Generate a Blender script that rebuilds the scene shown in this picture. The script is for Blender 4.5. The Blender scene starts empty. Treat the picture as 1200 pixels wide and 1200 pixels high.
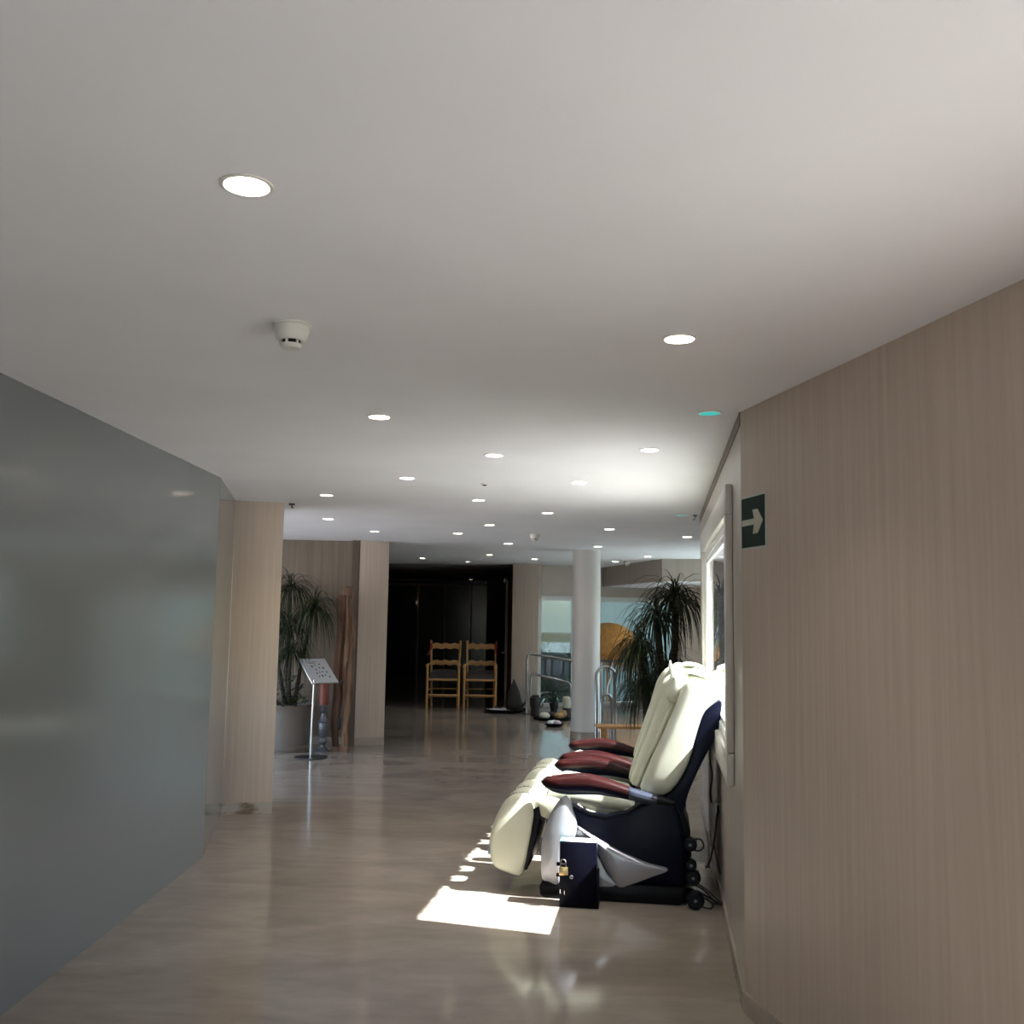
import bpy, bmesh, math, random
from math import sin, cos, pi, radians, sqrt, atan2
from mathutils import Vector, Matrix

random.seed(7)
SC = bpy.context.scene
COL = SC.collection
H = 2.347                                   # ceiling height

# ------------------------------------------------------------------ camera, sky, sun, exposure
cam_d = bpy.data.cameras.new('camera'); cam = bpy.data.objects.new('camera', cam_d); COL.objects.link(cam)
cam_d.sensor_width = 36.0; cam_d.sensor_fit = 'HORIZONTAL'; cam_d.lens = 34.5
cam_d.clip_start = 0.05; cam_d.clip_end = 300
_th, _ro = radians(6.05), radians(0.92)
_m = Matrix(((1, 0, 0), (0, -sin(_th), -cos(_th)), (0, cos(_th), -sin(_th)))) @ Matrix.Rotation(_ro, 3, 'Z')
cam.matrix_world = Matrix.Translation((0, 0, 1.5)) @ _m.to_4x4()
SC.camera = cam

SUN_EL = radians(49.2)
SUN_H = Vector((0.955, -0.295))             # horizontal direction towards the sun
SUN_DIR = Vector((SUN_H.x * cos(SUN_EL), SUN_H.y * cos(SUN_EL), sin(SUN_EL)))
sun_d = bpy.data.lights.new('sun', 'SUN'); sun_d.energy = 37; sun_d.angle = radians(0.53); sun_d.color = (0.975, 0.985, 1.0)
sun = bpy.data.objects.new('sun', sun_d); COL.objects.link(sun)
sun.rotation_euler = (-SUN_DIR).to_track_quat('-Z', 'Y').to_euler(); sun.location = (12, -4, 14)

world = bpy.data.worlds.new('world'); SC.world = world; world.use_nodes = True
_nt = world.node_tree; _nt.nodes.clear()
_sky = _nt.nodes.new('ShaderNodeTexSky'); _sky.sky_type = 'NISHITA'; _sky.sun_disc = False
_sky.sun_elevation = SUN_EL; _sky.sun_rotation = atan2(SUN_H.x, SUN_H.y)
_sky.air_density = 1.0; _sky.dust_density = 2.0; _sky.ozone_density = 0.6
_bg = _nt.nodes.new('ShaderNodeBackground'); _bg.inputs['Strength'].default_value = 0.85
_out = _nt.nodes.new('ShaderNodeOutputWorld')
_nt.links.new(_sky.outputs[0], _bg.inputs[0]); _nt.links.new(_bg.outputs[0], _out.inputs[0])

SC.view_settings.view_transform = 'Standard'; SC.view_settings.look = 'None'
SC.view_settings.gamma = 1.0; SC.view_settings.use_curve_mapping = False
SC.view_settings.exposure = 0.3
SC.cycles.max_bounces = 10; SC.cycles.diffuse_bounces = 6; SC.cycles.glossy_bounces = 5
SC.cycles.transparent_max_bounces = 12
SC.cycles.sample_clamp_indirect = 8.0

def portal(name, loc, normal, sx, sy):      # guides the sampling of the sky through a wall opening; gives no light of its own
    d = bpy.data.lights.new(name, 'AREA'); d.shape = 'RECTANGLE'; d.size = sx; d.size_y = sy
    d.cycles.is_portal = True
    o = bpy.data.objects.new(name, d); COL.objects.link(o); o.location = loc
    o.rotation_euler = Vector(normal).to_track_quat('-Z', 'Y').to_euler()
    return o

# ------------------------------------------------------------------ materials
MATS = {}
def mat(name, color, rough=0.5, metal=0.0, spec=0.5, coat=0.0, emit=None, estr=0.0, sheen=0.0, trans=0.0):
    if name in MATS: return MATS[name]
    m = bpy.data.materials.new(name); m.use_nodes = True
    b = m.node_tree.nodes['Principled BSDF']
    b.inputs['Base Color'].default_value = (*color, 1); b.inputs['Roughness'].default_value = rough
    b.inputs['Metallic'].default_value = metal; b.inputs['Specular IOR Level'].default_value = spec
    b.inputs['Coat Weight'].default_value = coat; b.inputs['Coat Roughness'].default_value = 0.08
    if emit: b.inputs['Emission Color'].default_value = (*emit, 1); b.inputs['Emission Strength'].default_value = estr
    MATS[name] = m; return m

def noisy(name, c1, c2, scale=(5, 5, 5), detail=4, rough=0.5, metal=0.0, spec=0.5, coat=0.0, bump=0.0, lo=0.35, hi=0.65, nscale=1.0, distort=0.0, rvar=0.0):
    """Principled material whose colour wanders between c1 and c2 on object coordinates."""
    m = mat(name, c1, rough, metal, spec, coat); nt = m.node_tree; N = nt.nodes; L = nt.links
    b = N['Principled BSDF']
    tc = N.new('ShaderNodeTexCoord'); mp = N.new('ShaderNodeMapping'); mp.inputs['Scale'].default_value = scale
    no = N.new('ShaderNodeTexNoise'); no.inputs['Scale'].default_value = nscale; no.inputs['Detail'].default_value = detail
    no.inputs['Distortion'].default_value = distort
    rp = N.new('ShaderNodeValToRGB'); rp.color_ramp.elements[0].position = lo; rp.color_ramp.elements[1].position = hi
    rp.color_ramp.elements[0].color = (*c1, 1); rp.color_ramp.elements[1].color = (*c2, 1)
    L.new(tc.outputs['Object'], mp.inputs[0]); L.new(mp.outputs[0], no.inputs['Vector'])
    L.new(no.outputs['Fac'], rp.inputs[0]); L.new(rp.outputs[0], b.inputs['Base Color'])
    if bump:
        bp = N.new('ShaderNodeBump'); bp.inputs['Strength'].default_value = bump; bp.inputs['Distance'].default_value = 0.01
        L.new(no.outputs['Fac'], bp.inputs['Height']); L.new(bp.outputs[0], b.inputs['Normal'])
    if rvar:
        mr = N.new('ShaderNodeMapRange'); mr.inputs[3].default_value = rough - rvar; mr.inputs[4].default_value = rough + rvar
        L.new(no.outputs['Fac'], mr.inputs[0]); L.new(mr.outputs[0], b.inputs['Roughness'])
    return m

def marble_floor():
    m = mat('polished_marble', (0.4, 0.34, 0.29), 0.11, 0, 0.5); nt = m.node_tree; N = nt.nodes; L = nt.links
    b = N['Principled BSDF']
    tc = N.new('ShaderNodeTexCoord'); mp = N.new('ShaderNodeMapping'); mp.inputs['Scale'].default_value = (0.7, 1.6, 1)
    n1 = N.new('ShaderNodeTexNoise'); n1.inputs['Scale'].default_value = 1.3; n1.inputs['Detail'].default_value = 8; n1.inputs['Distortion'].default_value = 1.2
    r1 = N.new('ShaderNodeValToRGB')
    for e, (p, c) in zip(r1.color_ramp.elements, ((0.3, (0.27, 0.225, 0.185)), (0.7, (0.36, 0.31, 0.262)))): e.position = p; e.color = (*c, 1)
    n2 = N.new('ShaderNodeTexNoise'); n2.inputs['Scale'].default_value = 9; n2.inputs['Detail'].default_value = 6
    mx = N.new('ShaderNodeMix'); mx.data_type = 'RGBA'; mx.blend_type = 'MULTIPLY'; mx.inputs[0].default_value = 0.35
    r2 = N.new('ShaderNodeValToRGB')
    for e, (p, c) in zip(r2.color_ramp.elements, ((0.3, (0.72, 0.68, 0.64)), (0.62, (1, 1, 1)))): e.position = p; e.color = (*c, 1)
    L.new(tc.outputs['Object'], mp.inputs[0]); L.new(mp.outputs[0], n1.inputs['Vector']); L.new(mp.outputs[0], n2.inputs['Vector'])
    L.new(n1.outputs['Fac'], r1.inputs[0]); L.new(n2.outputs['Fac'], r2.inputs[0])
    L.new(r1.outputs[0], mx.inputs[6]); L.new(r2.outputs[0], mx.inputs[7]); L.new(mx.outputs[2], b.inputs['Base Color'])
    mr = N.new('ShaderNodeMapRange'); mr.inputs[3].default_value = 0.07; mr.inputs[4].default_value = 0.17
    L.new(n1.outputs['Fac'], mr.inputs[0]); L.new(mr.outputs[0], b.inputs['Roughness'])
    return m

def glass_mat(name, tint=(1, 1, 1), refl=1.0):
    m = bpy.data.materials.new(name); m.use_nodes = True; nt = m.node_tree; N = nt.nodes; L = nt.links
    N.remove(N['Principled BSDF']); out = [n for n in N if n.type == 'OUTPUT_MATERIAL'][0]
    tr = N.new('ShaderNodeBsdfTransparent'); tr.inputs[0].default_value = (*tint, 1)
    gl = N.new('ShaderNodeBsdfGlossy'); gl.inputs['Roughness'].default_value = 0.0; gl.inputs[0].default_value = (refl, refl, refl, 1)
    fr = N.new('ShaderNodeFresnel'); fr.inputs[0].default_value = 1.52
    mx = N.new('ShaderNodeMixShader')
    ge = N.new('ShaderNodeNewGeometry'); io = N.new('ShaderNodeMapRange')      # same reflectance from both sides of the thin pane
    io.inputs[3].default_value = 1.52; io.inputs[4].default_value = 1 / 1.52
    L.new(ge.outputs['Backfacing'], io.inputs[0]); L.new(io.outputs[0], fr.inputs[0])
    L.new(fr.outputs[0], mx.inputs[0]); L.new(tr.outputs[0], mx.inputs[1]); L.new(gl.outputs[0], mx.inputs[2]); L.new(mx.outputs[0], out.inputs[0])
    MATS[name] = m; return m

M_CEIL = noisy('ceiling_paint', (0.775, 0.77, 0.81), (0.805, 0.80, 0.84), (2, 2, 2), 2, 0.85, spec=0.2)
M_VENEER = noisy('limed_oak_panel', (0.51, 0.415, 0.345), (0.585, 0.485, 0.41), (45, 45, 1.2), 5, 0.42, spec=0.35, lo=0.3, hi=0.72, bump=0.04)
M_WINWALL = noisy('painted_window_wall', (0.46, 0.41, 0.365), (0.50, 0.45, 0.40), (10, 10, 1.5), 3, 0.38, spec=0.4)
M_FLOOR = marble_floor()
M_BASE = noisy('marble_skirting', (0.30, 0.25, 0.21), (0.42, 0.36, 0.31), (3, 3, 9), 5, 0.2)
M_STAIN = noisy('stained_skirting', (0.16, 0.105, 0.06), (0.40, 0.35, 0.30), (7, 7, 12), 4, 0.3, lo=0.42, hi=0.56)
M_WHITE = mat('white_lacquer', (0.82, 0.83, 0.83), 0.25)
M_TRIMW = mat('window_trim_paint', (0.62, 0.59, 0.55), 0.3)
M_COLUMN = noisy('column_plaster', (0.60, 0.57, 0.55), (0.66, 0.63, 0.61), (2, 2, 1), 3, 0.5)
M_PANEL = noisy('cream_panel', (0.52, 0.46, 0.41), (0.56, 0.50, 0.45), (2, 2, 1), 3, 0.5)
M_DARK = mat('black_glass', (0.006, 0.006, 0.007), 0.16, 0, 0.3)
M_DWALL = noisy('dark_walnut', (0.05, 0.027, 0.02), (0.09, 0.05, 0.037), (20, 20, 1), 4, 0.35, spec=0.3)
M_DCEIL = mat('shaded_ceiling', (0.30, 0.28, 0.28), 0.8, spec=0.1)
M_SHADOWGAP = mat('corner_shade_strip', (0.11, 0.075, 0.055), 0.5)
M_CREAM = noisy('cream_leatherette', (0.54, 0.54, 0.42), (0.60, 0.60, 0.48), (4, 4, 4), 3, 0.36, spec=0.5, bump=0.05)
M_NAVY = mat('navy_plastic', (0.004, 0.005, 0.014), 0.3, spec=0.09)
M_BLACK = mat('black_plastic', (0.005, 0.005, 0.007), 0.4, spec=0.12)
M_BLACKM = mat('black_painted_metal', (0.003, 0.003, 0.008), 0.35, spec=0.07)
M_SILVER = mat('silver_grey_plastic', (0.36, 0.36, 0.39), 0.32, 0.45)
M_MAHOG = noisy('mahogany_lacquer', (0.012, 0.0018, 0.0022), (0.022, 0.0034, 0.0032), (4, 30, 30), 3, 0.3, spec=0.22)
M_GREYBLUE = mat('grey_blue_plastic', (0.022, 0.026, 0.042), 0.28)
M_STEEL = mat('brushed_steel', (0.42, 0.41, 0.41), 0.24, 1.0)
M_DSTEEL = mat('dark_steel', (0.10, 0.10, 0.105), 0.3, 0.8)
M_CHROME = mat('chrome', (0.75, 0.75, 0.76), 0.12, 1.0)
M_BRASS = mat('brass', (0.45, 0.33, 0.16), 0.3, 0.9)
M_WOOD = noisy('varnished_pine', (0.46, 0.225, 0.07), (0.60, 0.32, 0.115), (3, 3, 30), 3, 0.35, nscale=2)
M_RUSH = noisy('dark_woven_seat', (0.035, 0.03, 0.03), (0.07, 0.062, 0.06), (3, 60, 3), 3, 0.8)
M_RED = mat('red_ribbon', (0.30, 0.015, 0.02), 0.6)
M_LEAF = noisy('palm_leaf', (0.008, 0.014, 0.005), (0.028, 0.042, 0.013), (6, 6, 6), 2, 0.55, spec=0.25)
M_LEAF2 = noisy('bush_leaf', (0.02, 0.035, 0.014), (0.06, 0.085, 0.03), (9, 9, 9), 2, 0.5)
M_TRUNK = noisy('palm_bark', (0.02, 0.014, 0.010), (0.055, 0.04, 0.03), (6, 6, 60), 4, 0.85, bump=0.4)
M_SOIL = noisy('potting_soil', (0.02, 0.013, 0.008), (0.04, 0.028, 0.018), (40, 40, 40), 3, 0.95)
M_POT = noisy('cream_ceramic', (0.15, 0.125, 0.105), (0.18, 0.15, 0.125), (2, 2, 2), 3, 0.4)
M_DRIFT = noisy('driftwood', (0.075, 0.032, 0.016), (0.24, 0.145, 0.085), (22, 22, 2.2), 6, 0.75, bump=0.5, lo=0.38, hi=0.66)
M_CANDLE = mat('terracotta_wax', (0.16, 0.03, 0.014), 0.5)
M_PEWTER = mat('grey_pewter', (0.13, 0.135, 0.15), 0.35, 0.5)
M_PAPER = mat('printed_paper', (0.42, 0.43, 0.45), 0.45)
M_INK = mat('black_ink', (0.02, 0.02, 0.02), 0.6)
M_GREEN = noisy('dark_green_print', (0.006, 0.022, 0.018), (0.010, 0.030, 0.024), (4, 4, 4), 2, 0.6, spec=0.15)
M_PHOS = mat('photoluminescent_cream', (0.50, 0.50, 0.40), 0.5)
M_SIGNW = mat('sign_border', (0.50, 0.55, 0.52), 0.4)
M_PLAS = mat('ivory_plastic', (0.66, 0.65, 0.60), 0.4)
M_LAMP = mat('lamp_glow', (1, 1, 1), 0.5, emit=(1.0, 0.95, 0.88), estr=430)
M_LAMPW = mat('warm_lamp_glow', (1, 1, 1), 0.5, emit=(1.0, 0.84, 0.64), estr=400)
M_REFL = mat('glowing_reflector', (0.92, 0.92, 0.92), 0.35, emit=(1.0, 0.95, 0.88), estr=0.35)  # weak emission painted in for lamplight caught by the reflector
M_TEAL = mat('teal_lamp_glow', (0.02, 0.2, 0.2), 0.3, emit=(0.05, 0.36, 0.34), estr=1.0)
M_SPOT = mat('dim_spot_glow', (1, 1, 1), 0.5, emit=(1.0, 0.85, 0.66), estr=7)
M_RING = mat('lamp_trim_ring', (0.70, 0.66, 0.62), 0.35)
M_RUBBER = mat('black_cable', (0.010, 0.008, 0.008), 0.5)
M_STONE_D = noisy('dark_stone', (0.012, 0.010, 0.010), (0.03, 0.026, 0.025), (20, 20, 20), 4, 0.6, bump=0.3)
M_STONE_C = noisy('cream_stone', (0.50, 0.46, 0.34), (0.60, 0.56, 0.45), (12, 12, 12), 3, 0.6)
M_STONE_O = noisy('ochre_stone', (0.30, 0.16, 0.05), (0.42, 0.25, 0.10), (14, 14, 14), 3, 0.6)
M_STONE_P = noisy('pink_stone', (0.50, 0.36, 0.40), (0.62, 0.5, 0.54), (14, 14, 14), 3, 0.6)
M_STONE_W = noisy('white_stone', (0.62, 0.62, 0.64), (0.75, 0.75, 0.77), (14, 14, 14), 3, 0.6)
M_STRAW = noisy('orange_straw', (0.30, 0.10, 0.010), (0.46, 0.17, 0.02), (30, 30, 4), 4, 0.8, bump=0.4)
M_GROUND = noisy('terrace_concrete', (0.34, 0.32, 0.29), (0.42, 0.40, 0.36), (1.5, 1.5, 1.5), 4, 0.8)
M_BLUEW = noisy('blue_grey_render', (0.26, 0.32, 0.335), (0.32, 0.385, 0.40), (1, 1, 0.4), 4, 0.8)
M_KIOSK = mat('dark_kiosk_panel', (0.03, 0.035, 0.042), 0.4)
M_KGLASS = mat('kiosk_window', (0.10, 0.12, 0.15), 0.1)
M_CANVAS = noisy('awning_canvas', (0.50, 0.52, 0.52), (0.58, 0.60, 0.60), (3, 3, 3), 3, 0.8)
M_GLASS = glass_mat('window_glass', (0.96, 0.98, 0.97))
M_FGLASS = glass_mat('terrace_glass', (0.80, 0.90, 0.92))
M_LGLASS = mat('smoked_wall_glass', (0.17, 0.18, 0.18), 0.12)

# ------------------------------------------------------------------ mesh helpers
class MB:
    """Collects geometry and links it as one mesh object."""
    def __init__(s): s.v = []; s.f = []
    def add(s, vs, fs):
        n = len(s.v); s.v += [tuple(p) for p in vs]; s.f += [tuple(i + n for i in f) for f in fs]; return s
    def box(s, x0, x1, y0, y1, z0, z1):
        return s.add([(x, y, z) for z in (z0, z1) for y in (y0, y1) for x in (x0, x1)],
                     [(0, 2, 3, 1), (4, 5, 7, 6), (0, 1, 5, 4), (2, 6, 7, 3), (0, 4, 6, 2), (1, 3, 7, 5)])
    def obox(s, o, ax, ay, az):                 # oriented box: corner o, three edge vectors
        o, ax, ay, az = map(Vector, (o, ax, ay, az))
        return s.add([o + ax * i + ay * j + az * k for k in (0, 1) for j in (0, 1) for i in (0, 1)],
                     [(0, 2, 3, 1), (4, 5, 7, 6), (0, 1, 5, 4), (2, 6, 7, 3), (0, 4, 6, 2), (1, 3, 7, 5)])
    def prism(s, pts, a0, a1, plane='xz'):      # polygon in a plane, extruded along the missing axis
        def P(p, a): return {'xz': (p[0], a, p[1]), 'xy': (p[0], p[1], a), 'yz': (a, p[0], p[1])}[plane]
        n = len(pts)
        return s.add([P(p, a0) for p in pts] + [P(p, a1) for p in pts],
                     [tuple(range(n - 1, -1, -1)), tuple(range(n, 2 * n))] + [(i, (i + 1) % n, n + (i + 1) % n, n + i) for i in range(n)])
    def lathe(s, prof, seg=24, c=(0, 0, 0), cap=True):
        n = len(prof); vs = [(c[0] + r * cos(2 * pi * k / seg), c[1] + r * sin(2 * pi * k / seg), c[2] + z) for r, z in prof for k in range(seg)]
        fs = [(i * seg + k, i * seg + (k + 1) % seg, (i + 1) * seg + (k + 1) % seg, (i + 1) * seg + k) for i in range(n - 1) for k in range(seg)]
        if cap: fs += [tuple(range(seg - 1, -1, -1)), tuple((n - 1) * seg + k for k in range(seg))]
        return s.add(vs, fs)
    def loft(s, rings, caps=True, closed=False):
        n = len(rings[0]); m = len(rings); vs = [p for r in rings for p in r]
        fs = [(i * n + k, i * n + (k + 1) % n, ((i + 1) % m) * n + (k + 1) % n, ((i + 1) % m) * n + k) for i in range(m if closed else m - 1) for k in range(n)]
        if caps and not closed: fs += [tuple(range(n - 1, -1, -1)), tuple((m - 1) * n + k for k in range(n))]
        return s.add(vs, fs)
    def tube(s, path, r, seg=8, closed=False):
        path = [Vector(p) for p in path]; n = len(path); rings = []
        rr = r if callable(r) else (lambda t: r)
        up = None
        for i, p in enumerate(path):
            if closed: d = path[(i + 1) % n] - path[i - 1]
            else: d = path[min(i + 1, n - 1)] - path[max(i - 1, 0)]
            d.normalize()
            if up is None: up = Vector((0, 0, 1)) if abs(d.z) < 0.9 else Vector((1, 0, 0))
            a = d.cross(up)
            if a.length < 1e-5: a = d.orthogonal()
            a.normalize(); b = a.cross(d); b.normalize(); up = b
            R = rr(i / max(1, n - 1))
            rings.append([p + a * (R * cos(2 * pi * k / seg)) + b * (R * sin(2 * pi * k / seg)) for k in range(seg)])
        return s.loft(rings, closed=closed)
    def blob(s, c, r, seg=10, rings=6, jit=0.12):
        c = Vector(c); vs = [c + Vector((0, 0, -r[2]))]; fs = []
        for i in range(1, rings):
            a = -pi / 2 + pi * i / rings
            for k in range(seg):
                j = 1 + random.uniform(-jit, jit); t = 2 * pi * k / seg
                vs.append(c + Vector((r[0] * cos(a) * cos(t) * j, r[1] * cos(a) * sin(t) * j, r[2] * sin(a) * j)))
        vs.append(c + Vector((0, 0, r[2]))); L = len(vs) - 1
        fs += [(0, 1 + (k + 1) % seg, 1 + k) for k in range(seg)]
        for i in range(rings - 2):
            fs += [(1 + i * seg + k, 1 + i * seg + (k + 1) % seg, 1 + (i + 1) * seg + (k + 1) % seg, 1 + (i + 1) * seg + k) for k in range(seg)]
        fs += [(1 + (rings - 2) * seg + k, 1 + (rings - 2) * seg + (k + 1) % seg, L) for k in range(seg)]
        return s.add(vs, fs)
    def build(s, name, m, parent=None, smooth=True, bevel=0.0, seg=2, angle=38, sub=0):
        me = bpy.data.meshes.new(name); me.from_pydata(s.v, [], s.f)
        bm = bmesh.new(); bm.from_mesh(me)
        bmesh.ops.recalc_face_normals(bm, faces=bm.faces)
        if bevel:
            es = [e for e in bm.edges if len(e.link_faces) == 2 and e.calc_face_angle(0) > radians(28)]
            bmesh.ops.bevel(bm, geom=es, offset=bevel, segments=seg, profile=0.5, affect='EDGES', clamp_overlap=True)
        bm.to_mesh(me); bm.free()
        if smooth:
            me.polygons.foreach_set('use_smooth', [True] * len(me.polygons)); me.set_sharp_from_angle(angle=radians(angle))
        me.materials.append(m); me.update()
        o = bpy.data.objects.new(name, me); COL.objects.link(o)
        if parent: o.parent = parent
        if sub:
            md = o.modifiers.new('smooth', 'SUBSURF'); md.levels = sub; md.render_levels = sub
        return o

def tag(o, label, cat, group=None):
    o['label'] = label; o['category'] = cat
    if group: o['group'] = group
    return o
def thing(name, label, cat, loc=(0, 0, 0), rotz=0.0, group=None):
    o = bpy.data.objects.new(name, None); COL.objects.link(o); o.location = loc; o.rotation_euler = (0, 0, rotz)
    o.empty_display_size = 0.1
    return tag(o, label, cat, group)
def struct(o, label=None):
    o['kind'] = 'structure'
    if label: o['label'] = label
    return o
def struct_root(name, label):
    o = bpy.data.objects.new(name, None); COL.objects.link(o); o.empty_display_size = 0.1
    return struct(o, label)
def stuff(o): o['kind'] = 'stuff'; return o
def copy_tree(o, parent=None):
    c = o.copy(); COL.objects.link(c); c.parent = parent
    for ch in list(o.children): copy_tree(ch, c)
    return c

def catmull(pts, sub=5, closed=True):
    n = len(pts); out = []
    P = lambda i: Vector(pts[i % n]) if closed else Vector(pts[max(0, min(n - 1, i))])
    for i in range(n if closed else n - 1):
        p0, p1, p2, p3 = P(i - 1), P(i), P(i + 1), P(i + 2)
        for k in range(sub):
            t = k / sub
            out.append(0.5 * ((2 * p1) + (p2 - p0) * t + (2 * p0 - 5 * p1 + 4 * p2 - p3) * t * t + (3 * p1 - p0 - 3 * p2 + p3) * t ** 3))
    if not closed: out.append(Vector(pts[-1]))
    return out
def superring(c, a, b, n=20, e=2.6):
    c, a, b = Vector(c), Vector(a), Vector(b); r = []
    for k in range(n):
        t = 2 * pi * k / n; x, y = cos(t), sin(t)
        r.append(c + a * (math.copysign(abs(x) ** (2 / e), x)) + b * (math.copysign(abs(y) ** (2 / e), y)))
    return r
def lerp(a, b, t): return a + (b - a) * t
def interp(tab, x):
    for (x0, y0), (x1, y1) in zip(tab, tab[1:]):
        if x <= x1: return lerp(y0, y1, max(0, min(1, (x - x0) / (x1 - x0))))
    return tab[-1][1]

# ------------------------------------------------------------------ the setting
C0 = Vector((0.93, 3.96))                                            # wall corner beside the arrow sign
WS = Vector((0.63, 4.13)).normalized(); WO = Vector((WS.y, -WS.x))   # window wall: along, outwards
NS = Vector((0.20, -1.0)).normalized(); NO = Vector((-NS.y, NS.x))   # near wall: towards the camera, outwards
WT = 0.12
def wp(s, z, o=0.0): p = C0 + WS * s + WO * o; return (p.x, p.y, z)
def npt(s, z, o=0.0): p = C0 + NS * s + NO * o; return (p.x, p.y, z)

OUT = [(-5.0, -5.2), (2.79, -5.2), (1.06, 3.93), (1.72, 8.1), (3.6, 8.1), (3.6, 18.0), (0.46, 16.6), (0.1, 16.3), (0.1, 24.2), (-5.0, 24.2)]

# downlights: position, radius factor, kind, label
LIGHTS = [
 (-0.54, 1.88, 'w', 'nearest recessed downlight at the left edge of the ceiling, glowing lamp visible inside'),
 (0.50, 2.91, 'w', 'large white downlight on the right of the ceiling, before the teal one'),
 (0.81, 3.99, 't', 'teal-tinted downlight beside the top of the wall corner above the arrow sign'),
 (-0.58, 4.17, 'y', 'warm downlight just beyond the near smoke detector, left of centre'),
 (-0.10, 5.14, 'w', 'white downlight mid-ceiling, first beyond the warm one towards the centre'),
 (0.69, 4.90, 'w', 'white downlight right of centre on the bright ceiling near the window wall'),
 (-0.66, 6.07, 'w', 'white downlight left of the small ceiling sensor'),
 (0.42, 6.14, 'w', 'white downlight right of the small ceiling sensor'),
 (-0.25, 7.19, 'w', 'downlight just beyond the small ceiling sensor'),
 (0.29, 8.01, 'w', 'downlight between the bright ceiling patch and the far smoke detector'),
 (1.40, 8.02, 't', 'small green-tinted downlight at the far end of the window wall'),
 (-1.34, 7.03, 'y', 'warm downlight in front of the left pier top'),
 (-1.66, 8.83, 'y', 'warm downlight beyond the left pier, over the potted palm corner'),
 (-1.41, 10.09, 'y', 'warm downlight above the tall driftwood and square pillar'),
 (-0.21, 9.16, 'y', 'downlight left of the far smoke detector, nearer one'),
 (0.94, 9.41, 'w', 'downlight in front of the round column to its right'),
 (-0.56, 10.18, 'y', 'downlight left of the far smoke detector, farther to the left'),
 (-0.04, 11.52, 'y', 'downlight just beyond and left of the far smoke detector'),
 (1.82, 10.15, 'w', 'elongated looking downlight beside the far edge of the window wall'),
 (-1.34, 14.79, 'w', 'leftmost downlight in front of the dark recess'),
 (-0.31, 13.69, 'y', 'nearest of the downlights in front of the dark recess'),
 (-0.68, 15.53, 'w', 'downlight at the ceiling edge of the dark recess, above the wooden chairs'),
 (-0.33, 16.30, 'w', 'farthest small downlight on the edge of the dark recess'),
 (0.35, 14.54, 'w', 'downlight above the pale pillar left of the round column'),
 (1.04, 11.77, 'w', 'downlight touching the top of the round column'),
 (1.88, 13.51, 'w', 'downlight in front of the dropped bulkhead, right one'),
 (1.58, 14.86, 'w', 'downlight in front of the dropped bulkhead, left one beside the third detector'),
]
LR = 0.047

def ceiling_mesh():
    bm = bmesh.new(); edges = []
    def loop(pts):
        vs = [bm.verts.new((x, y, H)) for x, y in pts]
        for i in range(len(vs)): edges.append(bm.edges.new((vs[i], vs[(i + 1) % len(vs)])))
    loop(OUT)
    for x, y, k, l in LIGHTS: loop([(x + LR * cos(2 * pi * i / 20), y + LR * sin(2 * pi * i / 20)) for i in range(20)])
    bmesh.ops.triangle_fill(bm, use_beauty=True, use_dissolve=False, edges=edges)
    for f in bm.faces:
        f.normal_update()
        if f.normal.z > 0: f.normal_flip()
    me = bpy.data.meshes.new('ceiling'); bm.to_mesh(me); bm.free(); me.materials.append(M_CEIL)
    o = bpy.data.objects.new('ceiling', me); COL.objects.link(o); return o
ceil_o = struct(ceiling_mesh(), 'smooth white painted ceiling dotted with recessed downlights')
# solid roof above the recesses keeps the daylight out
struct(MB().prism(OUT, H + 0.10, H + 0.22, 'xy').build('trim_1', M_CEIL, smooth=False), 'roof slab over the ceiling')
b = MB()
for i in range(len(OUT)):
    p, q = OUT[i], OUT[(i + 1) % len(OUT)]
    b.add([(p[0], p[1], H), (q[0], q[1], H), (q[0], q[1], H + 0.12), (p[0], p[1], H + 0.12)], [(0, 1, 2, 3)])
struct(b.build('trim_2', M_CEIL, smooth=False), 'edge of the ceiling void')
struct(MB().prism(OUT, -0.25, 0.0, 'xy').build('floor', M_FLOOR, smooth=False), 'polished cream-brown marble floor with soft reflections')

# window wall with an opening (pieces laid round the opening)
OS0, OS1, OZ0, OZ1 = 0.60, 3.02, 0.96, 1.925
WLEN = 4.178
b = MB()
def wall_piece(b, s0, s1, z0, z1, t=WT):
    p, q = C0 + WS * s0, C0 + WS * s1
    b.obox((p.x, p.y, z0), (q.x - p.x, q.y - p.y, 0), (WO.x * t, WO.y * t, 0), (0, 0, z1 - z0))
wall_piece(b, 0.0, OS0, -0.02, H); wall_piece(b, OS1, WLEN, -0.02, H); wall_piece(b, OS0, OS1, -0.02, OZ0); wall_piece(b, OS0, OS1, OZ1, H)
struct(b.build('wall_right', M_WINWALL, smooth=False), 'pale wall with the window behind the massage chairs')
# near wall with an unseen window added to brighten the ceiling
NL = 9.4; N0, N1, NZ0, NZ1 = 1.86, 4.15, 0.98, 1.68
b = MB()
def near_piece(s0, s1, z0, z1):
    p, q = C0 + NS * s0, C0 + NS * s1
    b.obox((p.x, p.y, z0), (q.x - p.x, q.y - p.y, 0), (NO.x * WT, NO.y * WT, 0), (0, 0, z1 - z0))
near_piece(0.0, N0, -0.02, H); near_piece(N1, NL, -0.02, H); near_piece(N0, N1, -0.02, NZ0); near_piece(N0, N1, NZ1, H)
struct(b.build('wall_front', M_VENEER, smooth=False), 'limed oak veneered wall carrying the arrow sign')

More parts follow.
